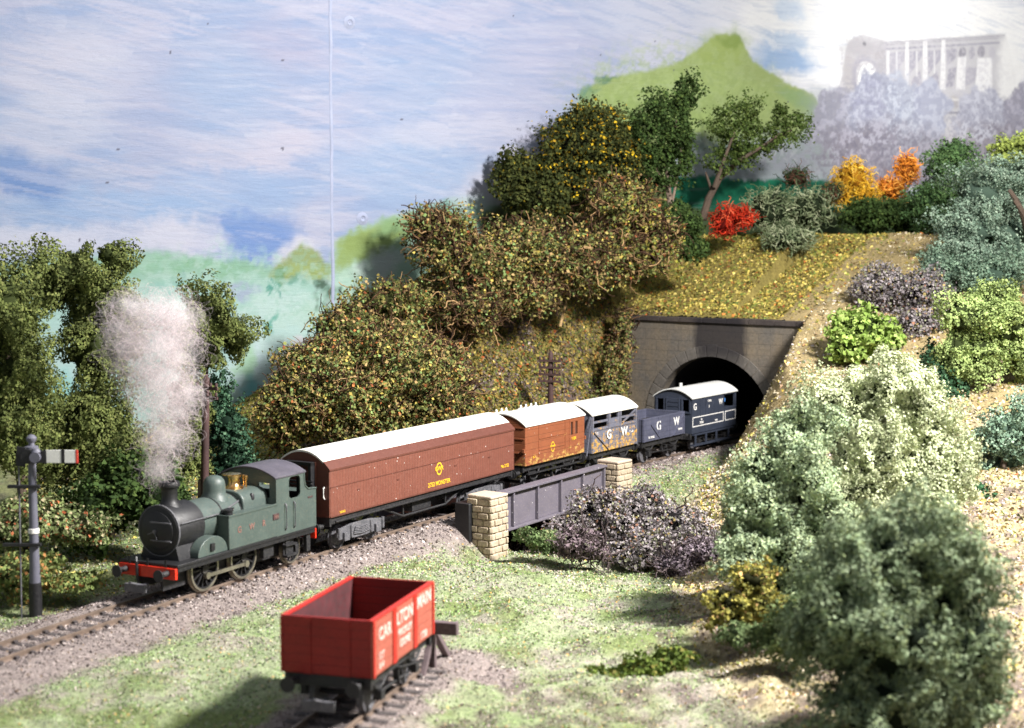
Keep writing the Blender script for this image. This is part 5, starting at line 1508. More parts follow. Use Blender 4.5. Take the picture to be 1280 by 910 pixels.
def np_tubes(P, rad, sides=4):
    """P (N,K,3) paths, rad (N,K) -> verts, quads"""
    N, K, _ = P.shape
    T = np.gradient(P, axis=1); T /= np.linalg.norm(T, axis=2, keepdims=True) + 1e-9
    ref = np.where(np.abs(T[..., 2:3]) < 0.9, np.array([0, 0, 1.0]), np.array([1.0, 0, 0]))
    a = np.cross(T, ref); a /= np.linalg.norm(a, axis=2, keepdims=True) + 1e-9
    b = np.cross(T, a)
    ang = 2 * np.pi * np.arange(sides) / sides
    v = P[:, :, None, :] + rad[:, :, None, None] * (a[:, :, None, :] * np.cos(ang)[None, None, :, None] + b[:, :, None, :] * np.sin(ang)[None, None, :, None])
    idx = np.arange(N * K * sides).reshape(N, K, sides)
    A = idx[:, :-1]; B = idx[:, 1:]
    q = np.stack([A, B, np.roll(B, -1, 2), np.roll(A, -1, 2)], -1).reshape(-1, 4)
    return v.reshape(-1, 3), q

def waves(rng, lam, n=9):
    """lumpy 3-D field: a handful of random plane waves"""
    k = rand_unit(rng, n) * (2 * np.pi / (lam * rng.uniform(.75, 1.35, (n, 1)))); ph = rng.uniform(0, 6.28, n)
    sc = 1 / math.sqrt(n * .5)
    f = lambda q: np.sin(q @ k.T + ph).sum(1) * sc
    f.grad = lambda q: (np.cos(q @ k.T + ph) @ k) * sc
    return f

def sample_crown(blobs, rng, n, lump, depth, amp_k, gap):
    """leaf positions through the outer part of the blobs, broken into clumps with hollows between"""
    B = np.array(blobs, float)
    area = (B[:, 3] * B[:, 5] + B[:, 4] * B[:, 5] + B[:, 3] * B[:, 4]); area /= area.sum()
    k = rng.choice(len(B), n, p=area)
    d = rand_unit(rng, n)
    w1 = waves(rng, lump * 1.9); w2 = waves(rng, lump * .85); w3 = waves(rng, lump * .42)
    sp = B[k, :3] + d * B[k, 3:6]
    R_ = B[k, 3:6].mean(1)
    amp = amp_k * np.minimum(.36 * lump, .33 * R_) / R_
    g = w1(sp) * .55 + w2(sp) * .5 + w3(sp) * .22
    u = rng.random(n) ** 1.7
    r = (1 + amp * g) * (1 - depth * u) + rng.normal(size=n) * .035
    pos = B[k, :3] + d * B[k, 3:6] * r[:, None]
    gr = w1.grad(sp) * .55 + w2.grad(sp) * .5 + w3.grad(sp) * .12
    gr -= d * (gr * d).sum(1, keepdims=True)
    nr = d - gr * (amp * R_)[:, None]
    nr /= np.linalg.norm(nr, axis=1, keepdims=True)
    keep = np.ones(n, bool)
    for i, b in enumerate(B):
        q = np.linalg.norm((pos - b[:3]) / b[3:6], axis=1)
        keep &= ~((q < .62) & (k != i))
    hol = w2(pos * 1.07 + 3.1) * .6 + w3(pos) * .5
    keep &= ~((hol < gap) & (u < .5))
    return pos[keep], nr[keep], w2(pos[keep] * .8 - 5)

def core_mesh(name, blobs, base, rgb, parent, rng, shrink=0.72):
    """solid filler of a crown, darkened like the shade inside, so that the leaves are not see-through"""
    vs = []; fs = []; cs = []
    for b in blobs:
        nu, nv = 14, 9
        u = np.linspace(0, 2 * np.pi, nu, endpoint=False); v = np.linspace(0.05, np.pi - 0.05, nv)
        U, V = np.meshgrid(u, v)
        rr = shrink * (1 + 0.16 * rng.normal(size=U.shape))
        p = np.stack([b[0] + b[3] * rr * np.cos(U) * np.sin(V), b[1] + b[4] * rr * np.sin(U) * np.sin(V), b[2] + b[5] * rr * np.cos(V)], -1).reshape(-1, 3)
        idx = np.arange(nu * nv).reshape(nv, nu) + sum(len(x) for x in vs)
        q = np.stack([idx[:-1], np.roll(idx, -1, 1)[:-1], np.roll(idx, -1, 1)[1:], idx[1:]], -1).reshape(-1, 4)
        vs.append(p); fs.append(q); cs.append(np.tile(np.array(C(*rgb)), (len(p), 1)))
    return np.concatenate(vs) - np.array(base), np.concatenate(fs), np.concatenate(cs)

def crown(name, root, base, blobs, pal, leaf, seed, dens=4.6, lump=1.0, amp_k=1.0, gap=-.5, soft=1.1, core=None, jit=0.2, mat='foliage', up=0.25, core_k=0.6, **_):
    rng = np.random.default_rng(seed)
    A = sum(4 * math.pi * (((b[3] * b[4]) ** 1.6 + (b[3] * b[5]) ** 1.6 + (b[4] * b[5]) ** 1.6) / 3) ** (1 / 1.6) for b in blobs)
    n = int(min(170000, dens * A / leaf ** 2))
    pos, d, tone = sample_crown(blobs, rng, n, lump, .42, amp_k, gap)
    keep = pos[:, 2] > land(pos[:, 0], pos[:, 1]) - 0.1; pos, d, tone = pos[keep], d[keep], tone[keep]; n = len(pos)
    nr = d * soft + rand_unit(rng, n) * 0.9 + np.array([0, 0, up]); nr /= np.linalg.norm(nr, axis=1, keepdims=True)
    v, f = leaf_mesh(pos - np.array(base), nr, leaf, rng, 0.55)
    c = pick(rng, n, pal) * .6 + np.array(C(*pal[0][0])) * .4 if len(pal) < 5 else pick(rng, n, pal)
    c = c * np.clip(1 + jit * .6 * tone, .5, 1.6)[:, None] * rng.uniform(0.75, 1.25, (n, 1))
    o = np_mesh(name, v, f, M[mat], root, col=np.repeat(c, 4, 0))
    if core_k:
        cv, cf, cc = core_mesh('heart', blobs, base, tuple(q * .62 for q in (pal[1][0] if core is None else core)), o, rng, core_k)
        np_mesh('foliage', cv, cf, M['crumb'], o, col=cc)  # inner filler, leaf colour darkened to paint shade behind the leaves
    return o

def trunk(root, base, paths, mat='bark'):
    mb = MB()
    for pts, r0, r1 in paths:
        pts = [tuple(np.array(p) - np.array(base)) for p in pts]
        rr = [r0 + (r1 - r0) * i / (len(pts) - 1) for i in range(len(pts))]
        mb.tube(pts, rr, 8)
    return mb.build('trunk', M[mat], root)

def ground_at(x, y): return float(land(np.array([x]), np.array([y]))[0])

def tree(name, label, cat, x, y, blobs, pal, leaf, seed, trunks=None, group=None, tmat='bark', **kw):
    z = ground_at(x, y); base = (x, y, z)
    root = empty(name, base, 0, label, cat, group)
    if trunks is None:
        tx = np.mean([b[0] for b in blobs]); top = max(b[2] for b in blobs)
        trunks = [([(x, y, z - .2), ((x + tx) / 2, y, (z + top) / 2), (tx, y, top)], .22, .08)]
    trunk(root, base, trunks, tmat)
    crown('crown', root, base, blobs, pal, leaf, seed, **kw)
    return root

def twigs(name, root, base, blobs, n, K, step, r, rng, mat, wander=0.6, col=None, inside=0.7):
    """wiry, wandering stems inside the blobs"""
    B = np.array(blobs, float)
    k = rng.choice(len(B), n)
    p = B[k, :3] + rand_unit(rng, n) * B[k, 3:6] * rng.uniform(0, inside, (n, 1))
    d = rand_unit(rng, n) * 0.7 + (p - B[k, :3]) / B[k, 3:6] * 0.8 + np.array([0, 0, .25]); d /= np.linalg.norm(d, axis=1, keepdims=True)
    P = np.empty((n, K, 3)); P[:, 0] = p
    for i in range(1, K):
        d = d + rng.normal(size=(n, 3)) * wander; d /= np.linalg.norm(d, axis=1, keepdims=True)
        p = p + d * step * rng.uniform(.6, 1.4, (n, 1)); P[:, i] = p
    rad = r * rng.uniform(.6, 1.4, (n, 1)) * np.linspace(1, .45, K)[None]
    v, q = np_tubes(P - np.array(base), rad, 4)
    c = None
    if col is not None: c = np.repeat(pick(rng, n, col) * rng.uniform(.75, 1.25, (n, 1)), K * 4, 0)
    return tag(np_mesh(name, v, q, M[mat], root, col=c, smooth=True), kind='stuff')

def shrub(name, label, cat, x, y, blobs, pal, leaf, seed, group=None, ntw=0, twcol=None, twr=0.035, **kw):
    z = ground_at(x, y); base = (x, y, z)
    root = empty(name, base, 0, label, cat, group)
    crown('foliage', root, base, blobs, pal, leaf, seed, **kw)
    if ntw:
        rng = np.random.default_rng(seed + 9)
        twigs('twigs', root, base, blobs, ntw, 9, 0.17, twr, rng, 'crumb', 0.5, twcol or [((120, 88, 62), 2), ((70, 50, 38), 2), ((160, 128, 92), 1)], 1.0)
    return root

def lichen(name, label, cat, x, y, blobs, pal, seed, n=420, r=0.034, step=0.10, K=10, group=None, core=None):
    z = ground_at(x, y); base = (x, y, z)
    root = empty(name, base, 0, label, cat, group)
    rng = np.random.default_rng(seed)
    o = twigs('branches', root, base, blobs, n, K, step, r, rng, 'crumb', 0.65, pal, 0.8)
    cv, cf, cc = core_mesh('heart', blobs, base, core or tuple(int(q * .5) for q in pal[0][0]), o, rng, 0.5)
    tag(np_mesh('foliage', cv, cf, M['crumb'], o, col=cc), kind='stuff')  # inner filler, darkened to paint shade between the branches
    return root

OLIVE = [((106, 114, 62), 3), ((82, 94, 50), 3), ((64, 76, 40), 2), ((130, 132, 80), 1)]
DARKG = [((64, 84, 40), 3), ((46, 66, 32), 3), ((88, 104, 50), 1)]
SAGE = [((178, 184, 148), 3), ((156, 166, 126), 3), ((128, 142, 104), 2), ((194, 196, 166), 1)]
BLUEG = [((118, 140, 118), 3), ((92, 118, 100), 3), ((146, 164, 142), 2), ((70, 96, 80), 1.5)]
FRONT = [((120, 134, 104), 3), ((94, 112, 84), 3), ((144, 156, 126), 2), ((108, 118, 72), 1.8)]
AUTUMN = [((146, 136, 80), 4), ((114, 120, 66), 4.5), ((162, 136, 92), 3), ((176, 108, 64), .3), ((66, 62, 40), 3), ((192, 172, 88), 1.1), ((136, 76, 48), .2), ((118, 140, 84), 2.5)]
DKYEL = [((66, 72, 34), 5), ((50, 58, 28), 4), ((88, 88, 40), 2), ((206, 172, 40), .7), ((176, 140, 40), .5)]
GREYB = [((138, 130, 132), 4), ((100, 94, 96), 3), ((164, 156, 156), 2), ((136, 138, 112), 1.4), ((168, 150, 96), .5), ((150, 110, 90), .3)]

# --- trees left of the engine
tree('broadleaf_tree', 'dense green tree cut off by the left edge of the picture', 'tree', -17.9, 58.5,
     [(-18.52,58,9.11,1.62,1.63,1.91), (-17.77,58,6.63,1.16,1.36,1.59), (-18.39,57.5,4.78,1.67,1.47,1.73), (-19.83,59,7.57,1.48,1.76,2.06)], OLIVE, 0.10, 1, lump=1.35, amp_k=1.2, soft=2.0, group='green trees left of the engine')
tree('broadleaf_tree', 'tall green tree with several rounded heads directly behind the smoke', 'tree', -15.9, 62.5,
     [(-16.97,62,10.29,1.74,1.48,1.30), (-15.53,62.5,10.99,0.81,0.69,0.69), (-17.91,62,9.76,0.81,0.69,0.62), (-15.64,62,8.89,1.55,1.32,1.55), (-15.98,61.5,7.38,1.54,1.36,1.60), (-16.42,61,4.95,1.16,1.30,1.52), (-17.51,60.5,3.78,0.91,1.34,1.57), (-15.38,61,3.71,1.46,1.56,1.83)], OLIVE, 0.10, 2, lump=1.35, amp_k=1.2, soft=2.0, group='green trees left of the engine')
tree('broadleaf_tree', 'round-headed green tree between the smoke and the ivy clad conifer', 'tree', -12.6, 64.0,
     [(-11.92,63,8.59,1.32,1.12,1.26), (-11.07,63.5,7.86,0.89,0.76,0.89), (-12.26,63,7.26,1.13,0.96,1.07), (-12.73,63,5.35,0.76,1.07,1.26), (-13.05,62.5,3.35,0.94,1.33,1.56)], OLIVE, 0.10, 3, lump=1.35, amp_k=1.2, soft=2.0, group='green trees left of the engine')
tree('conifer', 'dark blue-green fine-leaved conifer beside the turquoise gap in the backdrop', 'tree', -11.6, 65.5,
     [(-12.03,65,5.13,0.58,0.94,1.10), (-11.66,65,3.82,0.84,1.10,1.30), (-11.46,64.5,2.41,1.03,1.10,1.29)], [((52, 82, 60), 3), ((36, 62, 46), 3), ((100, 128, 100), 1.5)], 0.12, 4, amp_k=1.5, gap=-.2)
shrub('leafy_bush', 'dark olive undergrowth in deep shade between smokebox and signal', 'bush', -13.9, 58.8,
      [(-15.39,58.5,1.67,1.35,1.14,1.29), (-13.08,58.8,1.98,1.18,1.10,1.29), (-14.27,59.5,2.71,1.49,1.26,1.19)], DARKG, 0.17, 5)
shrub('leafy_mound', 'leaf strewn mound with orange specks behind the signal post', 'bush', -17.0, 57.2,
      [(-17.31,57,1.65,1.71,1.45,0.68), (-15.73,57,1.3,1.20,1.02,0.51), (-18.77,57,1.13,1.43,1.21,0.74)], [((140, 150, 104), 5), ((112, 126, 76), 4), ((176, 164, 130), 2), ((190, 112, 76), .8), ((70, 76, 46), 2)], 0.13, 6, core=(60, 60, 34))
shrub('leafy_mound', 'low green leafy mound at the left edge below the signal arm', 'bush', -16.9, 52.6,
      [(-16.52,52.5,0.73,1.52,1.29,0.63), (-14.8,52.5,0.38,0.94,0.80,0.32)], [((128, 140, 84), 4), ((100, 118, 62), 3), ((190, 150, 90), 1), ((200, 110, 70), .5)], 0.12, 7, core=(60, 66, 34))

# --- shrubs of the left-hand bank
BT = [((104, 80, 58), 2), ((62, 46, 36), 3), ((160, 130, 92), .8)]
shrub('autumn_bush', 'wide russet and green bush nearest the turquoise gap above the coach roof', 'bush', -9.0, 74.0,
      [(-9.42,73.5,4.21,1.91,1.62,1.91), (-7.34,73,4.08,2.19,1.86,1.82), (-10.73,73.5,3.17,1.10,1.00,1.18), (-9.03,75,5.86,1.73,1.47,1.05)], AUTUMN, 0.14, 11, 'russet bushes on the bank', 900, BT, jit=.3, amp_k=1.4, gap=-.2)
shrub('autumn_bush', 'broad russet and green bush above the middle of the coach roof', 'bush', -5.2, 74.5,
      [(-4.83,74,4.9,2.29,1.95,2.04), (-3.18,74.5,4.48,1.34,1.27,1.49), (-6.1,76,6.24,1.98,1.68,1.37), (-3.51,76,5.86,1.29,1.10,1.14)], AUTUMN, 0.14, 12, 'russet bushes on the bank', 900, BT, jit=.3, amp_k=1.4, gap=-.2)
shrub('autumn_bush', 'thin russet bush on the bank crest close to the joint in the backdrop', 'bush', -6.6, 82.0,
      [(-8.11,81,7.27,1.78,1.51,0.97), (-6.15,82,8.24,2.05,1.74,1.07), (-8.93,81,6.66,0.97,0.83,0.81)], AUTUMN + [((110, 120, 60), 3)], 0.15, 13, 'russet bushes on the bank', 500, BT, jit=.3, amp_k=1.5, gap=-.1)
shrub('twiggy_bush', 'tangled olive and tan bush with bare twigs left of the dark shrubs', 'bush', -3.4, 86.5,
      [(-3.43,86,11.05,1.89,1.61,1.72), (-1.72,86,9.76,2.58,2.19,1.98), (-4.12,87,12.11,1.30,1.11,0.96), (-2.1,84,7.72,1.68,1.43,1.09)], AUTUMN, 0.16, 14, 'twiggy bushes on the crest', 1500, BT, twr=.04, jit=.35, amp_k=1.6, gap=.05)
shrub('twiggy_bush', 'tangled olive and tan bush with bare twigs under the yellow-flecked shrub', 'bush', 1.2, 88.0,
      [(1.09,87.5,10.59,2.71,2.31,1.93), (3.51,88,10.36,2.20,1.87,1.76), (0.43,86.5,8.67,2.16,1.84,1.21)], AUTUMN, 0.16, 15, 'twiggy bushes on the crest', 1500, BT, twr=.04, jit=.35, amp_k=1.6, gap=.05)
shrub('twiggy_bush', 'tangled bush of brown twigs between the yellow-flecked shrub and the red lichen', 'bush', 5.4, 91.5,
      [(6.11,91,13.15,2.09,1.78,1.73), (6.1,90.5,10.54,2.08,1.77,1.36), (8.21,91.5,11.43,1.37,1.32,1.56)], AUTUMN + [((150, 150, 60), 2)], 0.16, 16, 'twiggy bushes on the crest', 1300, BT, twr=.04, jit=.35, amp_k=1.6, gap=.05)
shrub('yellow_flecked_shrub', 'large dark shrub flecked with yellow leaves against the sky', 'bush', 4.0, 93.5,
      [(3.94,93.5,16.5,2.62,2.23,2.52), (5.83,94,15.83,1.88,1.92,2.26), (2.77,93,14.87,2.05,1.74,2.05), (4.75,94,18.0,1.88,1.60,1.32)], DKYEL, 0.16, 17, amp_k=1.3, gap=-.2, core=(26, 28, 14))
shrub('yellow_flecked_shrub', 'smaller dark shrub with few yellow leaves at the left end of the crest', 'bush', 0.6, 92.0,
      [(0.46,92,14.39,1.56,1.49,1.75), (0.0,92.5,15.45,1.02,0.86,1.02), (1.59,91.5,13.7,1.65,1.40,1.37)], DKYEL[:3] + [((190, 160, 40), .3)], 0.17, 18, core=(26, 28, 14))
shrub('green_bush', 'small dark green bush left of the red lichen', 'bush', 10.1, 94.0,
      [(9.93,94,12.11,1.22,1.12,1.32), (10.35,93.5,10.95,1.03,0.87,0.84), (9.27,94,12.71,0.94,0.80,0.94)], DARKG, 0.16, 19)
z5 = ground_at(9.4, 95.0)
tree('leaning_tree', 'upright dark green tree with a pale forked trunk against the green hill', 'tree', 9.4, 95.0,
     [(10.24,95,19.93,0.85,0.97,1.14), (9.41,95,18.44,1.43,1.45,1.71), (8.24,95,17.5,1.43,1.70,2.00), (9.9,95,16.57,0.85,1.45,1.71), (7.55,95,16.1,0.85,1.37,1.61), (8.87,95,15.4,1.14,1.05,1.24)], DARKG, 0.15, 20, amp_k=1.5, gap=.05, core_k=0,
     trunks=[([(9.36,95,12.91), (9.26,95,14.22), (9.05,95,16.1), (9.69,95,18.44)], .2, .08), ([(9.26,95,13.99), (8.59,95,15.4), (8.1,95,17.04)], .12, .06), ([(9.36,95,13.19), (9.72,95,14.93), (9.99,95,17.04)], .1, .05)], tmat='bark_pale')
tree('windswept_tree', 'windswept tree leaning right over the red lichen with a bare dark trunk', 'tree', 12.1, 99.0,
     [(13.49,99,18.21,1.39,1.26,1.49), (14.46,99,18.94,1.09,0.93,0.99), (15.47,99,17.34,1.49,1.26,0.99), (13.02,99,16.26,1.09,0.93,0.89), (16.93,99,18.21,1.19,1.01,0.84), (17.65,99,18.8,0.64,0.59,0.69), (16.42,99,19.18,0.59,0.50,0.59), (14.25,99,16.51,1.29,1.09,0.69)], [((78, 96, 44), 3), ((58, 78, 36), 3), ((104, 118, 60), 2)], 0.14, 21, dens=3.2, amp_k=1.6, gap=.15, core_k=0,
     trunks=[([(11.73,99,12.59), (12.11,99,13.92), (12.79,99,15.19), (14.01,99,16.26), (15.71,99,17.24), (17.17,99,18.11)], .26, .07), ([(12.4,98.6,14.59), (12.85,98.4,16.0), (13.59,98.6,17.95)], .16, .06), ([(13.92,98.4,16.24), (15.1,98.2,16.96), (16.86,98.6,18.19)], .12, .05), ([(12.31,99,14.31), (11.9,99,15.53)], .1, .06)])

shrub('trailing_scrub', 'brown and olive scrub hugging the left edge of the tunnel portal', 'bush', 6.6, 93.2, [(6.38,93.6,5.33,0.61,1.35,1.59), (5.85,92.4,3.32,0.83,1.57,1.85), (5.43,91.4,1.34,0.91,1.17,1.37), (6.59,94,6.71,0.56,0.56,0.66)], AUTUMN + [((120, 100, 80), 3)], 0.14, 28, ntw=160, twcol=BT, amp_k=1.3, gap=-.1, core_k=.5)
st_ = MB().tube([(2.69,89.5,6.62), (2.87,89.6,7.33), (3.12,90.4,8.19)], [.09, .075, .05], 7).build('stick', M['twig_pale'])
tag(st_, 'bare pale stick leaning on the bank left of the tunnel parapet', 'stick')
# --- coloured lichen along the crest
lichen('lichen_bush', 'red lichen bush at the foot of the windswept tree', 'lichen bush', 13.2, 97.5, [(12.87,97.5,12.44,1.07,1.16,1.36), (13.84,97.5,12.73,1.17,0.99,0.68)], [((196, 58, 34), 3), ((150, 36, 24), 2), ((224, 104, 70), 1)], 31, 560, core=(90, 20, 14))
lichen('lichen_bush', 'sprawling grey-green lichen bush right of the red one', 'lichen bush', 17.2, 99.5, [(15.85,99.5,13.24,2.09,1.78,1.79), (18.32,99.5,13.24,2.19,1.86,1.69), (16.86,98,11.37,2.25,1.92,0.98)], [((136, 146, 112), 3), ((100, 114, 82), 3), ((176, 182, 148), 1)], 32, 2000, core=(30, 38, 24))
lichen('lichen_bush', 'bright yellow lichen bush before the misty painted trees', 'lichen bush', 22.5, 105.0, [(22.17,105,15.37,1.68,1.43,1.57), (21.41,105,14.44,1.05,0.98,1.16), (22.98,105,14.18,1.16,1.07,1.26)], [((226, 180, 56), 4), ((196, 144, 40), 2), ((240, 206, 96), 1)], 33, 1300, core=(140, 96, 24))
lichen('lichen_bush', 'orange lichen bush right of the yellow one', 'lichen bush', 26.0, 106.0, [(26.01,106,15.92,0.95,1.08,1.27), (25.03,106,14.56,1.38,1.17,1.06)], [((214, 136, 48), 4), ((176, 100, 34), 2), ((232, 170, 80), 1)], 34, 800, core=(110, 60, 20))
lichen('lichen_bush', 'thin brown and green sprig of lichen above the grey-green one', 'lichen bush', 18.0, 104.0, [(18.34,104,15.34,1.35,1.15,0.83), (20.69,104,14.42,0.83,0.71,0.83)], [((120, 84, 66), 3), ((70, 90, 60), 3), ((50, 60, 40), 2)], 35, 420, r=.026)
shrub('green_bush', 'low dark evergreen under the yellow lichen', 'bush', 24.2, 103.5, [(23.19,103.5,12.97,2.07,1.76,1.03), (24.99,103.5,12.76,1.55,1.32,1.03)], DARKG, 0.17, 36)
# --- planting on the right-hand hill
shrub('evergreen_shrub', 'tall dark evergreen right of the orange lichen', 'bush', 27.5, 101.0,
      [(27.34,101,15.6,1.41,1.55,1.82), (26.89,101,13.35,2.22,1.89,2.02), (28.39,101,13.85,1.51,1.97,2.32), (27.86,101,17.04,0.61,0.60,0.71)], [((74, 100, 58), 3), ((50, 76, 44), 3), ((108, 132, 80), 1)], 0.13, 41, amp_k=1.4)
tree('grey_green_tree', 'spreading grey-green tree with a bare dark limb near the right edge', 'tree', 29.5, 93.0,
     [(27.38,93,14.18,2.14,1.82,1.67), (26.68,92,12.11,1.84,1.56,1.84), (28.53,92,11.42,1.84,1.56,1.84), (25.91,92,11.42,1.38,1.41,1.66), (29.35,93,14.87,1.40,1.19,1.21), (30.08,93,13.26,1.12,1.98,2.33), (27.03,91,10.07,2.00,1.70,1.18)], [((140, 160, 140), 3), ((108, 134, 116), 3), ((166, 182, 162), 2), ((78, 104, 88), 1)], 0.11, 42, lump=1.7, amp_k=1.5, gap=-.15, soft=2.0,
     trunks=[([(29.09,90.5,11.89), (28.68,90,12.78), (28.21,90,13.67), (27.99,90.5,14.22)], .26, .12), ([(29.5, 93, 8.5), (28.67,92.5,11.88), (28.83,92,13.7)], .3, .12)])
shrub('green_bush', 'pale olive bush peeping over the grey-green tree', 'bush', 33.5, 106.5, [(33.03,106,16.97,1.59,1.35,1.17), (34.18,106,17.33,1.27,1.08,0.95)], [((136, 148, 74), 3), ((106, 122, 58), 2)], 0.18, 43)
shrub('blue_green_shrub', 'blue-green shrub below the spreading grey-green tree', 'bush', 25.6, 88.0, [(24.61,88,9.48,1.58,1.35,1.14), (26.6,88,9.35,1.76,1.50,1.23), (23.55,89,10.12,0.80,0.68,0.80)], BLUEG, 0.12, 44, amp_k=1.4)
shrub('heather_bush', 'dark purplish heather patch on the slope above the bright green bush', 'bush', 20.8, 87.0, [(20.22,87,8.78,1.83,1.55,1.13), (22.06,86.5,8.36,1.82,1.54,1.56), (21.25,84,6.88,1.76,1.50,1.09)], GREYB, 0.14, 45, 'heather bushes', 30, [((60, 50, 48), 1)], core=(26, 22, 22))
shrub('heather_bush', 'tiny grey heather tuft on the bare crest of the cutting', 'bush', 27.4, 105.0, [(27.35,105,10.37,0.79,0.67,0.58)], GREYB, 0.14, 46, 'heather bushes', core=(40, 34, 34))
shrub('box_bush', 'bright yellow-green waxy-leaved bush above the pale bush', 'bush', 17.2, 80.5, [(17.54,80.5,6.9,1.69,1.44,1.37), (18.45,80,6.25,1.04,0.88,0.96), (16.76,80,6.33,1.04,0.88,0.96)], [((146, 170, 86), 3), ((116, 144, 66), 3), ((184, 200, 124), 2)], 0.24, 47, core=(50, 66, 24))
tree('pale_green_tree', 'pale yellow-green tree on twin brown trunks at the right', 'tree', 22.4, 76.5,
     [(21.5,76,7.76,1.29,1.10,1.29), (22.97,76.5,8.31,1.38,1.17,1.07), (23.79,76,7.38,1.29,1.16,1.37), (22.3,76,6.24,1.29,1.10,1.14), (21.15,76,6.24,0.76,0.97,1.14), (24.21,76,5.86,0.91,0.84,0.99), (22.32,76,3.94,0.49,0.52,0.61)], [((160, 176, 112), 3), ((132, 152, 88), 3), ((104, 128, 72), 2)], 0.11, 48, lump=1.2, amp_k=1.4, soft=1.8,
     trunks=[([(22.68,76,1.63), (22.7,76,3.94), (22.18,76,6.24), (21.76,76,7.76)], .2, .08), ([(22.83,76,1.63), (23.08,76,3.94), (23.34,76,5.86)], .18, .08)], tmat='bark_pale', core=(66, 78, 40))
shrub('green_bush', 'shaded dark green undergrowth left of the twin trunks', 'bush', 19.9, 76.0, [(20.88,77,5.0,1.16,1.31,1.54), (20.0,75,3.29,1.35,1.40,1.65), (20.7,74,1.9,1.26,1.13,1.33), (24.69,79,4.41,1.19,1.34,1.58)], [((58, 90, 62), 3), ((40, 66, 46), 3), ((110, 140, 110), 1)], 0.15, 49)
tree('blue_green_tree', 'small blue-green tree on a thick brown stem at the right edge', 'tree', 20.9, 66.5,
     [(20.28,66,3.52,1.19,1.01,1.12), (21.6,66.5,3.79,1.20,1.13,1.33), (19.49,66,2.01,0.73,0.73,0.86), (20.98,66,2.35,0.99,0.84,0.86)], BLUEG, 0.11, 50, amp_k=1.4, soft=1.8,
     trunks=[([(20.64,66,-0.01), (20.46,65.5,1.08), (20.23,65.5,2.09), (20.69,66,3.35)], .24, .1)])
shrub('green_bush', 'little dark green sprout at the foot of the small blue-green tree', 'bush', 18.3, 62.0, [(18.75,62,1.36,0.56,0.47,0.43), (18.48,62.5,1.75,0.38,0.32,0.38)], [((60, 100, 66), 3), ((40, 76, 48), 3)], 0.14, 51)

# --- large bushes in front
tree('sage_bush', 'big pale sage-coloured bush, rear one of the large clump', 'bush', 12.0, 56.5,
     [(13.28,56,6.4,1.74,1.48,1.18), (11.55,56,5.55,1.51,1.29,1.40), (14.26,55.5,5.04,1.44,1.27,1.50), (12.65,54.5,4.06,1.91,1.62,1.64), (15.0,55,3.43,1.16,1.03,1.21), (11.47,54,2.48,1.89,1.61,1.89), (13.67,54,1.93,1.89,1.61,1.89), (12.1,53.5,-0.18,1.87,1.59,1.34)], SAGE, 0.085, 61, lump=1.15, soft=2.0, core=(60, 70, 40))
tree('sage_bush', 'mottled blue-green bush, front left one of the large clump', 'bush', 8.1, 51.5,
     [(9.43,52,5.49,1.09,0.93,1.04), (8.19,51.5,3.99,1.08,1.01,1.18), (9.27,51,4.07,1.33,1.21,1.43), (9.97,50.5,2.6,1.11,1.07,1.26), (7.61,51,2.76,0.87,0.87,1.02), (8.75,50,1.66,1.30,1.27,1.50), (8.97,49,0.1,1.47,1.25,1.08), (7.28,49.5,1.77,0.84,0.88,1.04), (8.17,50.5,3.11,1.11,0.94,1.11)], [((150, 164, 132), 3), ((116, 136, 106), 3), ((156, 168, 122), 2), ((112, 126, 76), 1)], 0.085, 62, lump=1.1, soft=2.0, core=(40, 54, 30))
shrub('yellow_leaf_bush', 'small yellow-leaved bush at the left foot of the large clump', 'bush', 6.9, 46.5, [(7.28,47,1.57,0.80,0.68,0.61), (7.57,46.5,1.01,0.84,0.71,0.60), (6.67,46.5,0.91,0.70,0.59,0.56), (6.3,46.8,1.08,0.51,0.48,0.56)], [((156, 146, 72), 3), ((126, 124, 60), 3), ((92, 102, 58), 4), ((196, 146, 110), .5)], 0.12, 63, core=(50, 52, 24), amp_k=1.7, gap=-.1)
tree('front_bush', 'large dark grey-green bush nearest the camera', 'bush', 9.4, 39.0,
     [(9.69,39,4.18,1.64,1.39,1.21), (8.5,38.5,3.69,1.23,1.05,1.19), (10.89,39,3.58,1.25,1.09,1.29), (7.74,38,2.43,1.10,0.97,1.14), (9.19,37.6,2.33,1.58,1.34,1.39), (11.03,38.3,1.95,1.15,1.20,1.42), (8.79,37.4,0.83,1.68,1.43,1.05), (10.63,37.8,0.51,1.32,1.12,0.94)], FRONT, 0.085, 64, lump=1.25, soft=2.0, core=(30, 44, 28))
shrub('green_bush', 'dark green leafy tuft between the yellow-leaved bush and the nearest bush', 'bush', 7.6, 44.0, [(7.73,44,0.65,0.88,0.75,0.48), (6.59,44.6,0.68,0.76,0.64,0.31), (8.15,44.5,1.22,0.89,0.76,0.67)], [((92, 108, 70), 3), ((66, 82, 50), 3), ((120, 128, 84), 1)], 0.1, 66, amp_k=1.3, soft=1.8)
shrub('green_bush', 'low dark green tuft alone on the field before the large clump', 'bush', 3.4, 44.6, [(3.75,44.6,-0.34,0.89,0.76,0.33), (2.82,44.2,-0.5,0.80,0.68,0.24), (4.56,45.2,-0.18,0.59,0.50,0.27)], [((92, 108, 44), 3), ((66, 84, 34), 3), ((120, 104, 56), 1)], 0.12, 65)
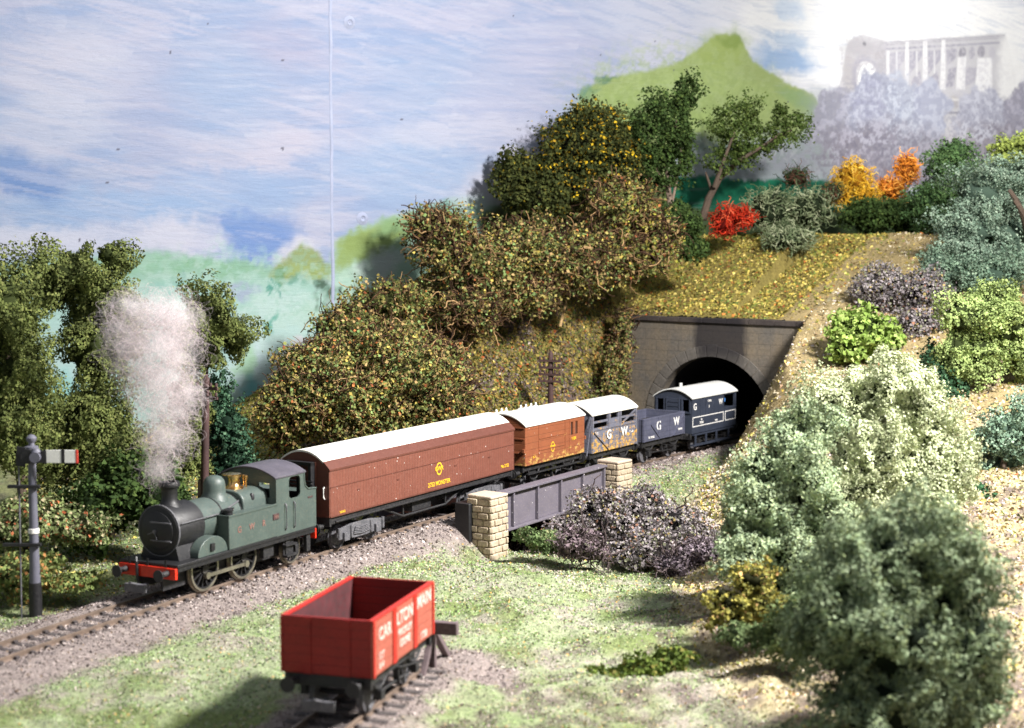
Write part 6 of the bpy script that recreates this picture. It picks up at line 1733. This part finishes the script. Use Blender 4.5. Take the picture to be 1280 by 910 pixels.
# --- heather in the gully
shrub('heather_bush', 'grey heather bush against the right end of the girder', 'bush', 4.6, 66.2, [(3.74,66,0.39,1.45,1.23,0.92), (2.72,65.5,-0.26,1.11,0.95,0.72), (4.81,65.5,-0.09,1.31,1.11,1.05), (5.55,66.5,0.51,1.00,0.85,0.67)], GREYB, 0.12, 71, 'heather bushes', 30, [((60, 50, 48), 1)], core=(28, 25, 26))
shrub('heather_bush', 'grey heather bush in the middle of the gully right of the far pier', 'bush', 6.3, 65.0, [(6.42,65,0.01,1.36,1.16,0.91), (5.63,63.5,-0.69,1.33,1.13,0.83), (7.39,64,-0.56,1.15,0.98,0.83), (4.83,63.5,-0.85,0.95,0.81,0.57)], GREYB, 0.12, 72, 'heather bushes', 30, [((60, 50, 48), 1)], core=(28, 25, 26))
shrub('heather_bush', 'purplish heather bush on the lip of the gully beside the large clump', 'bush', 7.2, 61.8, [(7.64,61.5,-0.6,0.92,0.78,0.74), (6.55,61.5,-0.92,0.92,0.78,0.49)], [((120, 108, 116), 3), ((90, 80, 88), 3), ((150, 140, 140), 1)], 0.12, 73, 'heather bushes', 120, [((80, 70, 70), 1)], core=(40, 36, 38))
shrub('heather_bush', 'low mauve heather tuft at the lip of the gully below the girder', 'bush', 3.2, 62.6, [(2.53,62.5,-0.26,0.88,0.74,0.56), (3.21,62,-0.55,0.62,0.53,0.31)], [((130, 114, 120), 3), ((96, 84, 88), 3), ((110, 120, 84), 1)], 0.12, 74, 'heather bushes', 80, [((80, 70, 70), 1)], core=(44, 38, 40))
shrub('green_bush', 'green tuft between the near pier and the mauve heather', 'bush', 1.5, 63.8, [(0.9,63.6,-0.29,0.83,0.70,0.45), (1.6,63.2,-0.47,0.63,0.54,0.32)], [((108, 128, 82), 3), ((84, 100, 64), 3), ((140, 128, 100), 1)], 0.12, 75)

# ------------------------------------------------------------------ loose cover
def scatter(name, n, box, size, pal_fn, seed, lift=0.02, flat=0.5):
    rng = np.random.default_rng(seed)
    X = rng.uniform(box[0], box[1], n); Y = rng.uniform(box[2], box[3], n)
    s, l, bal, lit, soil, tan, gully, n1, n2 = zones(X, Y)
    keep, col = pal_fn(rng, X, Y, s, l, bal, lit, soil, tan, gully, n1, n2)
    keep &= (back_y(X) - Y) > 0.3
    keep &= np.abs(X) < 0.335 * Y + 2
    keep &= ~((l > -7.6) & (l < 4.6) & (s > S_PORTAL - .9) & (s < S_PORTAL + .6))
    X, Y, col, l, s = X[keep], Y[keep], col[keep], l[keep], s[keep]
    Z = land(X, Y) + lift
    m = len(X)
    nr = rand_unit(rng, m) + np.array([0, 0, 1.0]) * flat; nr /= np.linalg.norm(nr, axis=1, keepdims=True)
    sz = size * (0.75 + 0.5 * rng.random(m)) * np.clip(Y / 60, .7, 1.35)
    v, f = leaf_mesh(np.stack([X, Y, Z], 1), nr, sz, rng, 0.6)
    o = np_mesh(name, v, f, M['crumb'], col=np.repeat(col * rng.uniform(.7, 1.3, (m, 1)), 4, 0))
    return o
def grass_fn(rng, X, Y, s, l, bal, lit, soil, tan, gully, n1, n2):
    n = len(X)
    c = pick(rng, n, [((152, 174, 118), 4), ((128, 154, 96), 3.5), ((178, 182, 158), 3), ((182, 166, 162), 2.2), ((92, 98, 88), 1.5), ((208, 190, 146), 1), ((210, 170, 100), .4), ((100, 90, 90), .8)])
    return (rng.random(n) < (1 - lit) * (1 - bal) * (0.35 + 0.65 * sst(0.35, 0.65, n2))) & (gully < .5), c
def litter_fn(rng, X, Y, s, l, bal, lit, soil, tan, gully, n1, n2):
    n = len(X)
    c = pick(rng, n, [((192, 172, 86), 4), ((168, 154, 80), 4), ((208, 190, 112), 3), ((130, 134, 64), 4), ((186, 118, 64), .6), ((116, 96, 62), 2), ((150, 84, 54), .3), ((108, 124, 66), 2)])
    pale = pick(rng, n, [((204, 192, 168), 4), ((180, 168, 140), 4), ((170, 160, 160), 2), ((206, 166, 132), .8), ((160, 152, 122), 2), ((206, 194, 124), 1), ((150, 154, 104), 1)])
    w = ((l > 3.5) & (s < S_PORTAL + 16) & (rng.random(n) < .8) & ((s < S_PORTAL) | (l > 4.8)))[:, None]
    c = np.where(w, pale, c)
    return rng.random(n) < lit * (1 - bal) * (1 - .75 * tan) * (1 - .6 * soil), c
def bank_fn(rng, X, Y, s, l, bal, lit, soil, tan, gully, n1, n2):
    n = len(X)
    c = pick(rng, n, [((150, 132, 80), 3), ((120, 118, 62), 4), ((96, 84, 66), 3), ((178, 150, 80), 2), ((186, 104, 60), .6), ((110, 96, 96), 2), ((84, 100, 54), 2)])
    return (l < -3.4) & (s < S_PORTAL + 1) & (rng.random(n) < 1 - .55 * soil), c
def ballast_fn(rng, X, Y, s, l, bal, lit, soil, tan, gully, n1, n2):
    n = len(X)
    c = pick(rng, n, [((168, 156, 152), 4), ((142, 130, 128), 4), ((104, 96, 96), 3), ((192, 180, 174), 2), ((150, 130, 110), 1)])
    return (rng.random(n) < np.maximum(bal, soil * .6)) & (s < S_PORTAL), c
tag(scatter('grass', 430000, (-20, 18, 30, 92), 0.068, grass_fn, 81), 'pale green and grey flock grass with scattered specks', 'grass', kind='stuff')
tag(scatter('fallen_leaves', 300000, (-22, 40, 34, 112), 0.125, litter_fn, 82), 'yellow and tan leaf litter over the banks', 'leaf litter', kind='stuff')
tag(scatter('fallen_leaves', 170000, (-8, 9, 72, 102), 0.14, bank_fn, 84), 'dense brown and olive leaf litter on the steep cutting side', 'leaf litter', kind='stuff')
tag(scatter('ballast', 230000, (-22, 22, 28, 93), 0.085, ballast_fn, 83, 0.015, 0.2), 'mauve grey stone ballast beside the rails', 'ballast', kind='stuff')

# ------------------------------------------------------------------ cotton-wool smoke
def smoke():
    cx, cy = -11.36, 52.6
    blobs = [(-11.73,4.21,0.63,0.63), (-11.5,5.28,0.95,0.84), (-11.43,6.35,1.10,1.10), (-11.83,7.33,1.31,1.05), (-11.6,8.29,1.42,1.05), (-12.22,9.26,1.31,0.89), (-11.27,9.18,1.10,0.89), (-12.66,8.07,0.95,0.89), (-10.71,6.75,0.58,0.89), (-12.91,8.87,0.74,0.53)]
    base = (cx, cy, 3.78)
    root = empty('wool_smoke', base, 0, 'pinkish white cotton wool smoke rising from the engine chimney', 'smoke')
    rng = np.random.default_rng(91)
    B = np.array([(x, cy - .1 + dy, z, rx, rx * .75, rz) for (x, z, rx, rz), dy in zip(blobs, (0, 0, .1, .2, .1, .3, .2, .3, .0, .3))])
    N, K = 1300, 26
    w = B[:, 3] * B[:, 5]; k = rng.choice(len(B), N, p=w / w.sum())
    p = B[k, :3] + rand_unit(rng, N) * B[k, 3:6] * (rng.random((N, 1)) ** .5) * 1.0
    d = rand_unit(rng, N); P = np.empty((N, K, 3)); P[:, 0] = p
    curl = rand_unit(rng, N) * rng.uniform(.02, .22, (N, 1))
    for i in range(1, K):
        d = d + np.cross(d, curl) + rng.normal(size=(N, 3)) * .05
        off = (p - B[k, :3]) / B[k, 3:6]; q = (off ** 2).sum(1, keepdims=True)
        d = d - off * np.clip(q - .8, 0, 2) * .35
        d /= np.linalg.norm(d, axis=1, keepdims=True); p = p + d * .085; P[:, i] = p
    rad = np.full((N, K), 0.0046) * rng.uniform(.6, 1.3, (N, 1))
    v, q = np_tubes(P - np.array(base), rad, 3)
    m, nt, Nn, L, b = nodes('wool_fibre')
    b.inputs['Base Color'].default_value = (*C(236, 224, 226), 1); b.inputs['Roughness'].default_value = 1
    tr = nt.nodes.new('ShaderNodeBsdfTranslucent'); tr.inputs[0].default_value = (*C(240, 228, 230), 1)
    m1 = nt.nodes.new('ShaderNodeMixShader'); m1.inputs[0].default_value = .45
    L.new(b.outputs[0], m1.inputs[1]); L.new(tr.outputs[0], m1.inputs[2])
    tp = nt.nodes.new('ShaderNodeBsdfTransparent'); m2 = nt.nodes.new('ShaderNodeMixShader'); m2.inputs[0].default_value = .62
    L.new(m1.outputs[0], m2.inputs[1]); L.new(tp.outputs[0], m2.inputs[2])
    L.new(m2.outputs[0], nt.nodes['Material Output'].inputs[0])
    np_mesh('wool_fibres', v, q, m, root, smooth=True)
    # the soft body of the tuft
    vs, fs, cs = core_mesh('body', [tuple(b_) for b_ in B], base, (255, 255, 255), None, rng, 1.4)
    mv = bpy.data.materials.new('wool_body'); mv.use_nodes = True; nt = mv.node_tree
    nt.nodes.remove(nt.nodes['Principled BSDF'])
    pv = nt.nodes.new('ShaderNodeVolumePrincipled'); pv.inputs['Color'].default_value = (.90, .87, .885, 1)
    oc = objco(nt)
    n1 = noise(nt, 1.0, 7, .62, oc, 1.6)
    near = None                                  # how deep a point lies inside the nearest puff
    for b_ in B:
        s1 = nt.nodes.new('ShaderNodeVectorMath'); s1.operation = 'SUBTRACT'; nt.links.new(oc, s1.inputs[0]); s1.inputs[1].default_value = tuple(b_[:3] - np.array(base))
        s2 = nt.nodes.new('ShaderNodeVectorMath'); s2.operation = 'DIVIDE'; nt.links.new(s1.outputs[0], s2.inputs[0]); s2.inputs[1].default_value = tuple(b_[3:6] * 1.12)
        s3 = nt.nodes.new('ShaderNodeVectorMath'); s3.operation = 'LENGTH'; nt.links.new(s2.outputs[0], s3.inputs[0])
        near = s3.outputs['Value'] if near is None else mth(nt, 'MINIMUM', near, s3.outputs['Value'])
    near = mth(nt, 'ADD', near, mth(nt, 'MULTIPLY', mth(nt, 'SUBTRACT', noise(nt, 1.1, 6, .65, oc, 1.4), .5), 1.7))
    edge = ramp(nt, near, 1.0, .15)
    body = mth(nt, 'MULTIPLY', ramp(nt, mth(nt, 'ADD', n1, mth(nt, 'MULTIPLY', edge, .22)), .50, .80), edge)
    dn = mth(nt, 'MULTIPLY', body, 2.3)
    nt.links.new(dn, pv.inputs['Density']); nt.links.new(pv.outputs[0], nt.nodes['Material Output'].inputs['Volume'])
    me = np_mesh('wool_body', vs, fs, mv, root, smooth=True)
    rm = me.modifiers.new('merge', 'REMESH'); rm.mode = 'VOXEL'; rm.voxel_size = 0.09
smoke()
